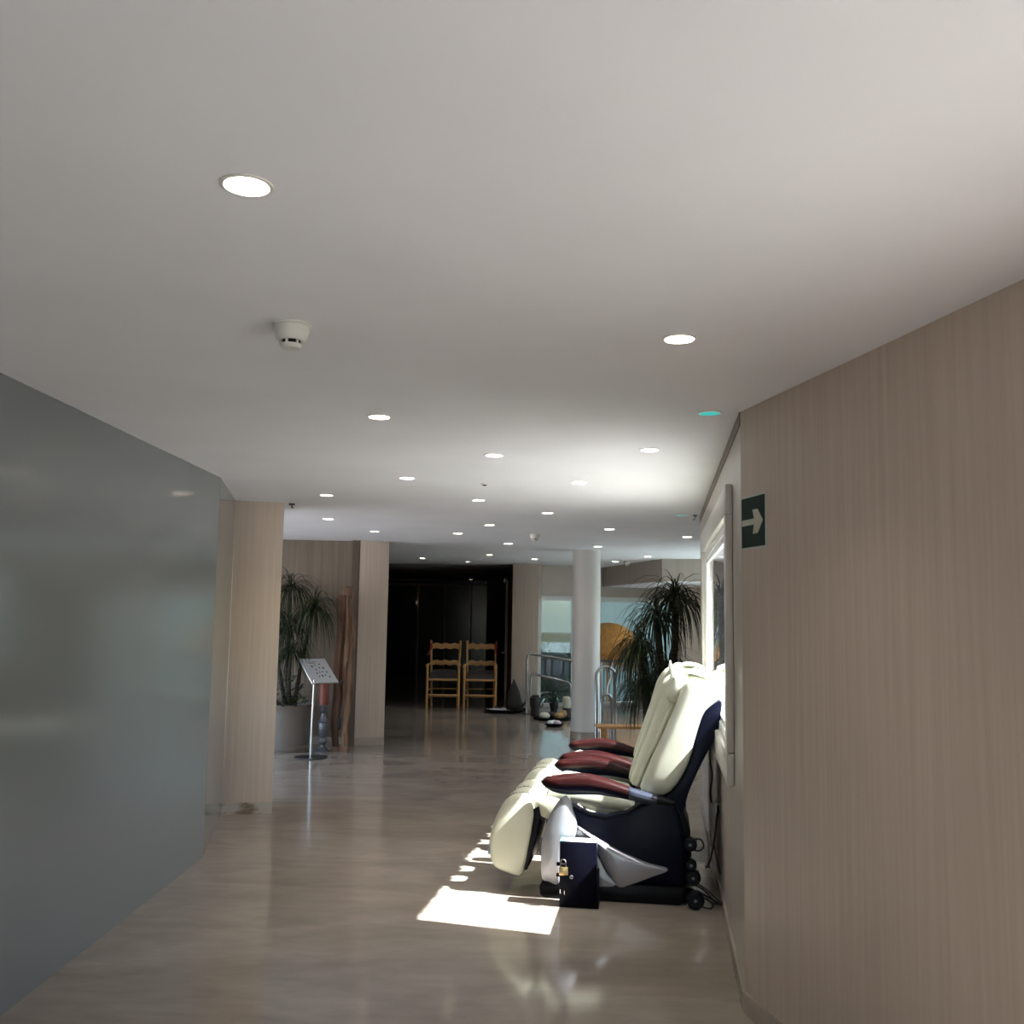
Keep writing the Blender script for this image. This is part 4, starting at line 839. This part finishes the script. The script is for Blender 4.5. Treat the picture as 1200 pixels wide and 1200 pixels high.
# ------------------------------------------------------------------ wooden armchairs
def make_armchair(label):
    t = thing('ladder_back_armchair', label, 'chair', (-1.075, 16.10, 0), 0, 'wooden armchairs in the dark recess')
    wf, wb, dp = 0.255, 0.235, 0.46
    for s_ in (-1, 1):
        MB().tube([(s_ * wf, 0, 0), (s_ * wf, 0, 0.35), (s_ * wf, 0.0, 0.66)], 0.021, 12).build('leg', M_WOOD, t)
        MB().tube([(s_ * (wb - 0.02), dp, 0), (s_ * (wb - 0.01), dp, 0.42), (s_ * wb, dp + 0.03, 0.75), (s_ * (wb + 0.012), dp + 0.08, 1.06), (s_ * (wb + 0.012), dp + 0.082, 1.075)], 0.019, 12).build('leg', M_WOOD, t)
        b = MB(); rings = []
        for y, z, hw, hh in ((-0.055, 0.655, 0.012, 0.03), (-0.05, 0.665, 0.024, 0.045), (-0.02, 0.68, 0.027, 0.03), (0.03, 0.685, 0.024, 0.016), (0.25, 0.69, 0.02, 0.014), (dp + 0.01, 0.695, 0.018, 0.013)):
            rings.append(superring((s_ * wf + (0.0 if y < 0.3 else -s_ * 0.015), y, z), (hw, 0, 0), (0, 0, hh), 14, 2.2))
        b.loft(rings); b.build('arm', M_WOOD, t)
        for z in (0.15, 0.28): MB().tube([(s_ * wf, 0, z), (s_ * (wb - 0.015), dp, z)], 0.011, 8).build('stretcher', M_WOOD, t)
        MB().tube([(s_ * wf, 0, 0.445), (s_ * (wb - 0.01), dp, 0.445)], 0.014, 8).build('seat_rail', M_WOOD, t)
    for z, r in ((0.21, 0.016), (0.455, 0.018)): MB().tube([(-wf, 0, z), (wf, 0, z)], r, 10).build('stretcher' if z < 0.4 else 'seat_rail', M_WOOD, t)
    for z in (0.15, 0.28): MB().tube([(-wb + 0.015, dp, z), (wb - 0.015, dp, z)], 0.011, 8).build('stretcher', M_WOOD, t)
    for z0, z1, yo in ((0.66, 0.755, 0.022), (0.93, 1.035, 0.066)):
        n = 24; up = []; lo = []
        for k in range(n + 1):
            x = lerp(-wb + 0.01, wb - 0.01, k / n); wv = 0.008 * cos(2 * pi * 3 * k / n)
            up.append((x, z1 - 0.008 - wv * 1.0 * (1 if 0 < k < n else 0.5))); lo.append((x, z0 + 0.008 - wv))
        b = MB(); b.prism(up + lo[::-1], dp + yo - 0.009, dp + yo + 0.009, 'xz'); b.build('slat', M_WOOD, t, bevel=0.003)
    b = MB(); rings = []
    for y in [k / 14 for k in range(15)]:
        yy = lerp(-0.005, dp - 0.01, y); hw = lerp(wf, wb - 0.02, y) - 0.02
        rings.append([(x * hw, yy, 0.462 + 0.13 * y ** 0.8 + 0.006 * (k % 2) + 0.012 * (1 - abs(x))) for x, k in [(lerp(-1, 1, j / 12), int(y * 14)) for j in range(13)]] + [(hw, yy, 0.44), (-hw, yy, 0.44)])
    b.loft(rings); b.build('woven_seat', M_RUSH, t, smooth=False)
    return t
ac1 = make_armchair('left wooden ladder-back armchair with dark seat and red ribbon on its left post')
ac2 = copy_tree(ac1); ac2.location = (-0.475, 16.12, 0); ac2['label'] = 'right wooden ladder-back armchair with dark seat and red ribbon on its right post'
for px, py, sgn_, lab in ((-1.075 - 0.243, 16.10 + 0.52, -1, 'red ribbon tied round the left armchair'), (-0.475 + 0.243, 16.12 + 0.52, 0.15, 'red ribbon tied round the right armchair')):
    t = thing('red_ribbon', lab, 'ribbon', (px, py, 0.93), 0, 'ribbons on the armchairs')
    MB().lathe([(0.023, 0), (0.024, 0.05), (0.023, 0.10)], 14, cap=False).build('band', M_RED, t)
    MB().prism([(0, 0.02), (sgn_ * 0.02 - 0.012, -0.03), (sgn_ * 0.05 - 0.02, -0.10), (sgn_ * 0.05 + 0.02, -0.10), (sgn_ * 0.02 + 0.014, -0.03), (0.02, 0.02)], -0.03, -0.026, 'xz').build('tail', M_RED, t, smooth=False)
    MB().blob((0, -0.028, 0.01), (0.022, 0.012, 0.018), 8, 6, 0.1).build('knot', M_RED, t)

# fittings in the recess
t = thing('door_handle', 'small metal door handle on the dark recess side wall', 'handle', (-0.075, 17.3, 0.87))
MB().box(-0.02, 0.0, -0.02, 0.02, -0.03, 0.03).build('rose', M_STEEL, t, bevel=0.004)
MB().tube([(-0.01, 0, 0), (-0.05, 0, 0.002), (-0.055, -0.06, 0), (-0.055, -0.12, -0.004)], 0.009, 8).build('lever', M_STEEL, t)
t = thing('wall_switch', 'small black switch box on the dark recess side wall', 'switch', (-0.075, 17.15, 1.47))
MB().box(-0.03, 0.02, -0.04, 0.04, 0, 0.13).build('box', M_BLACK, t, bevel=0.004); MB().box(-0.034, -0.03, -0.02, 0.02, 0.03, 0.1).build('rocker', M_DSTEEL, t, bevel=0.001)
t = thing('wall_sensor', 'small sensor high on the recess door frame', 'lamp', (-0.07, 16.95, 2.10))  # sensor housing, no light source
MB().box(-0.05, 0.0, -0.05, 0.03, -0.03, 0.05).build('housing', M_PEWTER, t, bevel=0.008); MB().lathe([(0.02, -0.045), (0.03, -0.03), (0.0, -0.03)], 14, cap=False).build('head', M_DSTEEL, t).location = (-0.03, -0.02, 0)
t = thing('recess_spotlight', 'tiny glowing spotlight deep in the dark recess, left side', 'spotlight', (-2.32, 23.7, 1.79))
MB().lathe([(0.0, 0), (0.05, 0.0), (0.05, 0.07), (0.0, 0.07)], 16, cap=False).build('housing', M_BLACK, t); MB().lathe([(0.0, -0.002), (0.036, -0.002), (0.036, 0.004)], 16, cap=False).build('lamp', M_SPOT, t)
for o in t.children: o.rotation_euler = (-pi / 2 + 0.5 + pi, 0, 0)
t = thing('recess_spotlight', 'tiny glowing ceiling spot deep in the recess behind the right armchair', 'spotlight', (-0.93, 22.8, H - 0.012))
MB().lathe([(0.05, 0), (0.055, -0.006), (0.04, -0.012)], 18, cap=False).build('ring', M_RING, t); MB().lathe([(0.0, -0.008), (0.04, -0.008), (0.04, -0.001)], 18, cap=False).build('lamp', M_SPOT, t)

# ------------------------------------------------------------------ stones, trays and sculpture before the terrace window
t = thing('black_tray', 'large round black tray at the foot of the pale far pillar', 'tray', (-0.06, 15.66, 0))
MB().lathe([(0.0, 0), (0.30, 0), (0.335, 0.03), (0.34, 0.055), (0.325, 0.055), (0.31, 0.03), (0.0, 0.025)], 40, cap=False).build('dish', M_BLACK, t)
b = MB(); random.seed(2)
for k in range(90):
    a, r = random.uniform(0, 2 * pi), 0.29 * sqrt(random.random()); b.blob((r * cos(a), r * sin(a), 0.034), (0.02, 0.018, 0.012), 6, 4, 0.15)
stuff(b.build('pebbles', M_STONE_W, t))
t = thing('cone_sculpture', 'dark pointed cone-shaped stone sculpture standing in the round tray', 'sculpture', (0.09, 15.62, 0.048))
random.seed(4); b = MB(); rings = []
for q, r in ((0, 0.12), (0.06, 0.135), (0.2, 0.13), (0.4, 0.112), (0.6, 0.085), (0.78, 0.055), (0.9, 0.03), (1.0, 0.008)):
    rings.append([(r * (1 + random.uniform(-0.08, 0.08)) * cos(2 * pi * k / 16) - 0.02 * q, r * sin(2 * pi * k / 16), q * 0.46) for k in range(16)])
b.loft(rings); b.build('cone', M_STONE_D, t)
MB().tube([(0.09, -0.05, 0.03), (0.15, -0.05, 0.09), (0.20, -0.05, 0.17)], 0.016, 8).build('spout', M_STONE_D, t)
t = thing('dark_vase', 'small dark lidded vase at the base of the left handrail', 'vase', (0.40, 15.12, 0))
MB().lathe([(0.0, 0), (0.07, 0), (0.075, 0.02), (0.07, 0.10), (0.085, 0.20), (0.08, 0.27), (0.055, 0.29), (0.06, 0.31), (0.0, 0.315)], 28, cap=False).build('body', M_STONE_D, t)
h_ = MB().tube([(0.08, 0, 0.12), (0.115, 0, 0.15), (0.115, 0, 0.21), (0.082, 0, 0.24)], 0.008, 8).build('handle', M_DSTEEL, t)
t = thing('black_tray', 'oval black tray of mixed stones between handrail and round column', 'tray', (0.63, 14.55, 0))
o = MB().lathe([(0.0, 0), (0.26, 0), (0.285, 0.025), (0.288, 0.04), (0.275, 0.04), (0.26, 0.02), (0.0, 0.018)], 40, cap=False).build('dish', M_BLACK, t); o.scale = (1, 0.6, 1)
random.seed(6)
for c, r, m, lab, nm in (((0.52, 14.50, 0.068), (0.085, 0.06, 0.05), M_STONE_C, 'cream rounded stone on the oval tray', 'stone'), ((0.73, 14.52, 0.066), (0.075, 0.06, 0.048), M_STONE_O, 'ochre stone on the oval tray, nearer the column', 'stone'),
                     ((0.80, 14.64, 0.08), (0.06, 0.05, 0.062), M_STONE_O, 'taller ochre stone at the back of the oval tray', 'stone'), ((0.63, 14.64, 0.065), (0.06, 0.05, 0.047), M_STONE_D, 'dark stone in the middle of the oval tray', 'stone')):
    o = MB().blob((0, 0, 0), r, 14, 8, 0.07).build(nm, m, sub=1); o.location = c; tag(o, lab, 'stone', 'stones on the oval tray')
t = thing('black_tray', 'small black dish holding white and pink stones, in front of the oval tray', 'dish', (0.625, 13.72, 0))
o = MB().lathe([(0.0, 0), (0.10, 0), (0.135, 0.03), (0.14, 0.045), (0.128, 0.045), (0.10, 0.018), (0.0, 0.015)], 32, cap=False).build('dish', M_BLACK, t)
for c, r, m, lab in (((0.575, 13.70, 0.05), (0.055, 0.045, 0.034), M_STONE_W, 'white stone in the small black dish'), ((0.665, 13.69, 0.052), (0.06, 0.05, 0.036), M_STONE_P, 'pink stone in the small black dish'), ((0.625, 13.77, 0.05), (0.05, 0.04, 0.034), M_STONE_W, 'second white stone at the back of the small black dish')):
    o = MB().blob((0, 0, 0), r, 14, 8, 0.07).build('stone', m, sub=1); o.location = c; tag(o, lab, 'stone', 'stones in the small dish')
t = thing('lantern', 'small cream lantern on the floor beside the round column', 'lantern', (0.87, 15.0, 0))
MB().lathe([(0, 0), (0.055, 0), (0.06, 0.12), (0.05, 0.14), (0.0, 0.14)], 20, cap=False).build('base', M_STONE_D, t)
MB().lathe([(0.06, 0.14), (0.07, 0.20), (0.06, 0.29), (0.03, 0.31), (0, 0.31)], 20, cap=False).build('shade', M_STONE_C, t)
t = thing('small_fern', 'small pale-green potted plant between the stones and the terrace window', 'plant', (0.72, 15.9, 0))
MB().lathe([(0.05, 0), (0.075, 0.12), (0.08, 0.13), (0.065, 0.13), (0, 0.12)], 20, cap=False).build('pot', M_STONE_D, t)
b = MB(); leaf_rosette(b, (0, 0, 0.12), 46, 0.22, 0.010, (0.3, 1.4), 1.6, 5); stuff(b.build('leaves', M_LEAF2, t, angle=180))

# handrails
def rail(name, label, path, r, loc, sub=5, m=M_STEEL):
    t = thing(name, label, 'handrail', loc, 0, 'steel handrails of the terrace ramp')
    return t
t = thing('handrail', 'tall steel handrail sloping down from the pale pillar to the round column', 'handrail', (0.275, 15.4, 0))
MB().tube([(0, 0, 0), (0, 0, 0.80), (0.006, 0, 0.87), (0.03, 0, 0.915), (0.07, 0.0, 0.92), (0.69, 0.05, 0.825), (1.15, 0.1, 0.75)], 0.022, 12).build('rail', M_STEEL, t)
MB().lathe([(0, 0), (0.045, 0), (0.045, 0.008), (0, 0.008)], 20, cap=False).build('foot_plate', M_DSTEEL, t)
MB().tube([(1.15, 0.1, 0.75), (1.155, 0.1, 0.4), (1.155, 0.1, 0.0)], 0.022, 12).build('far_post', M_STEEL, t)
t = thing('handrail', 'lower steel handrail nested inside the tall sloping one', 'handrail', (0.335, 15.32, 0))
MB().tube([(0, 0, 0), (0, 0, 0.50), (0.008, 0, 0.575), (0.035, 0, 0.612), (0.07, 0, 0.612), (0.56, 0, 0.50), (0.60, 0, 0.475), (0.615, 0, 0.42), (0.615, 0, 0.0)], 0.020, 12).build('rail', M_STEEL, t)
MB().lathe([(0, 0), (0.04, 0), (0.04, 0.008), (0, 0.008)], 20, cap=False).build('foot_plate', M_DSTEEL, t)
t = thing('handrail', 'tall looped steel handrail just right of the round column', 'handrail', (1.035, 11.8, 0))
lp1 = [(0, 0, 0), (0, 0, 0.80)] + [(0.12 - 0.12 * cos(pi * k / 10), 0.02 * k, 0.80 + 0.11 * sin(pi * k / 10)) for k in range(1, 10)] + [(0.24, 0.22, 0.76), (0.245, 0.25, 0.0)]
MB().tube(lp1, 0.022, 12).build('rail', M_STEEL, t)
for x, y in ((0, 0), (0.245, 0.25)): MB().lathe([(0, 0), (0.045, 0), (0.045, 0.008), (0, 0.008)], 20, c=(x, y, 0), cap=False).build('foot_plate', M_DSTEEL, t)
t = thing('handrail', 'low arched steel handrail in front of the tall loop right of the column', 'handrail', (1.085, 11.7, 0))
lp2 = [(0, 0, 0), (0, 0, 0.50)] + [(0.065 - 0.065 * cos(pi * k / 10), 0.01 * k, 0.50 + 0.10 * sin(pi * k / 10)) for k in range(1, 10)] + [(0.13, 0.1, 0.50), (0.135, 0.12, 0.0)]
MB().tube(lp2, 0.020, 12).build('rail', M_STEEL, t)
MB().tube([(0.065, 0.05, 0.60), (0.072, 0.1, 0.66), (0.13, 0.18, 0.80)], 0.010, 8).build('link', M_STEEL, t)

# low wooden bench
t = thing('low_bench', 'low orange wooden bench behind the second massage chair', 'bench', (1.0, 10.6, 0))
for k in range(3): MB().box(-0.06, 0.60, k * 0.09, k * 0.09 + 0.08, 0.325, 0.352).build('slat', M_WOOD, t, bevel=0.004)
for x in (0.0, 0.505):
    for y in (0.02, 0.22): MB().box(x, x + 0.042, y, y + 0.035, 0, 0.325).build('leg', M_WOOD, t, bevel=0.003)

# ------------------------------------------------------------------ outside
b = MB(); b.prism([(-40, -40), (60, -40), (60, 60), (-40, 60)], -0.95, -0.9, 'xy'); struct(b.build('ground', M_GROUND, smooth=False), 'pale terrace paving outside')
b = MB(); b.box(-4, 11, 27.0, 27.3, -0.9, 5.0); struct(b.build('wall_garden', M_BLUEW, smooth=False), 'blue-grey rendered wall beyond the terrace')
b = MB(); b.box(-3.0, 10.0, 18.05, 27.3, 2.5, 2.6); struct(b.build('terrace_sun_block', M_BLUEW, smooth=False), 'unseen canopy added to shade the terrace')  # unseen slab, added to keep direct sun off the terrace
t = thing('straw_parasol', 'orange straw parasol with hanging fringe outside the terrace window', 'parasol', (1.98, 20.0, -0.9))
b = MB(); rings = []
for r, z in ((0.02, 2.30), (0.2, 2.275), (0.38, 2.20), (0.52, 2.07), (0.62, 1.90), (0.68, 1.70)):
    rings.append([(r * cos(2 * pi * k / 36), r * sin(2 * pi * k / 36), z) for k in range(36)])
b.loft(rings); b.build('canopy', M_STRAW, t)
b = MB(); random.seed(8)
for k in range(240):
    a = 2 * pi * k / 240; r = 0.68 + random.uniform(-0.04, 0.01); z = 1.72; l = random.uniform(0.2, 0.42); dx, dy = -sin(a) * 0.012, cos(a) * 0.012
    p = Vector((r * cos(a), r * sin(a), z)); q = Vector((r * 1.03 * cos(a + 0.02), r * 1.03 * sin(a + 0.02), z - l))
    b.add([p - Vector((dx, dy, 0)), p + Vector((dx, dy, 0)), q + Vector((dx, dy, 0)) * 0.3, q - Vector((dx, dy, 0)) * 0.3], [(0, 1, 2, 3)])
stuff(b.build('fringe', M_STRAW, t, smooth=False))
MB().tube([(0, 0, 0), (0, 0, 1.2), (0, 0, 2.28)], 0.03, 12).build('pole', M_WOOD, t)
MB().lathe([(0, 0), (0.2, 0), (0.2, 0.06), (0.05, 0.1), (0, 0.1)], 24, cap=False).build('base', M_STONE_D, t)
t = thing('terrace_kiosk', 'dark kiosk with small windows outside, left of the round column', 'kiosk', (1.15, 24.0, -0.9))
MB().box(-0.65, 0.55, 0, 1.2, 0, 1.95).build('body', M_KIOSK, t, bevel=0.01)
MB().box(-0.72, 0.62, -0.08, 1.25, 1.95, 2.0).build('roof', M_DSTEEL, t, bevel=0.005)
for x in (-0.40, -0.12, 0.16):
    for z in (1.0, 1.4):
        f_ = MB().box(x, x + 0.24, -0.02, 0.01, z, z + 0.34).build('window', M_DSTEEL, t, bevel=0.003); MB().box(x + 0.02, x + 0.22, -0.026, -0.02, z + 0.02, z + 0.32).build('pane', M_KGLASS, f_, smooth=False)
t = thing('white_post', 'white terrace post beside the kiosk outside', 'post', (1.36, 21.5, -0.9))
MB().box(-0.03, 0.03, -0.03, 0.03, 0, 2.62).build('shaft', M_WHITE, t, bevel=0.004); MB().box(-0.06, 0.06, -0.06, 0.06, 0, 0.04).build('foot', M_WHITE, t, bevel=0.004)
def shrub(label, loc, n, L, w, m, hgt):
    t = thing('garden_shrub', label, 'shrub', loc, 0, 'shrubs outside the terrace window')
    b = MB(); leaf_rosette(b, (0, 0, hgt), n, L, w, (0.0, 1.4), 1.5, 6); leaf_rosette(b, (0.05, 0.05, hgt * 0.55), n, L, w, (0.0, 1.2), 1.8, 6); stuff(b.build('leaves', m, t, angle=180))
    MB().tube([(0, 0, 0), (0.02, 0, hgt * 0.5), (0, 0, hgt)], 0.03, 8).build('stem', M_TRUNK, t)
M_GLEAF = noisy('garden_leaf', (0.008, 0.05, 0.02), (0.03, 0.12, 0.04), (8, 8, 8), 2, 0.4)
M_DLEAF = noisy('dark_garden_leaf', (0.008, 0.02, 0.014), (0.02, 0.045, 0.03), (8, 8, 8), 2, 0.5)
random.seed(31)
shrub('bright green shrub outside against the kiosk, left window pane', (0.72, 20.2, -0.9), 40, 0.55, 0.022, M_GLEAF, 1.6)
shrub('green shrub outside just left of the round column', (1.36, 22.3, -0.9), 46, 0.5, 0.022, M_GLEAF, 1.45)
shrub('dark low shrub outside under the left pane', (0.80, 18.95, -0.9), 70, 0.5, 0.03, M_DLEAF, 0.9)
shrub('dark low shrub outside beside the sloping handrail', (1.40, 19.4, -0.9), 70, 0.5, 0.03, M_DLEAF, 0.8)
shrub('dark bush outside behind the orange parasol', (2.9, 22.0, -0.9), 70, 0.8, 0.03, M_DLEAF, 1.3)
t = thing('terrace_fence', 'dark vertical-bar fence outside below the orange parasol', 'fence', (1.6, 19.0, -0.9))
for z in (0.35, 1.55): MB().box(0, 2.2, 0, 0.03, z, z + 0.04).build('rail', M_DSTEEL, t, smooth=False)
o = MB().box(0, 0.022, 0, 0.022, 0, 1.62).build('bar', M_DSTEEL, t, smooth=False)
for k in range(1, 23):
    c = o.copy(); COL.objects.link(c); c.parent = t; c.location = (k * 0.1, 0, 0)
t = thing('sunlit_strip', 'pale blocks standing for the sunlit strip of paving along the foot of the terrace window', 'kerb', (0.5, 17.9, -0.9), atan2(GD.y, GD.x))  # cream colour imitates a sunlit strip of terrace
for k in range(6): MB().box(k * 0.56, k * 0.56 + 0.545, 0, 0.12, 0, 0.84).build('block', M_STONE_C, t, bevel=0.006)
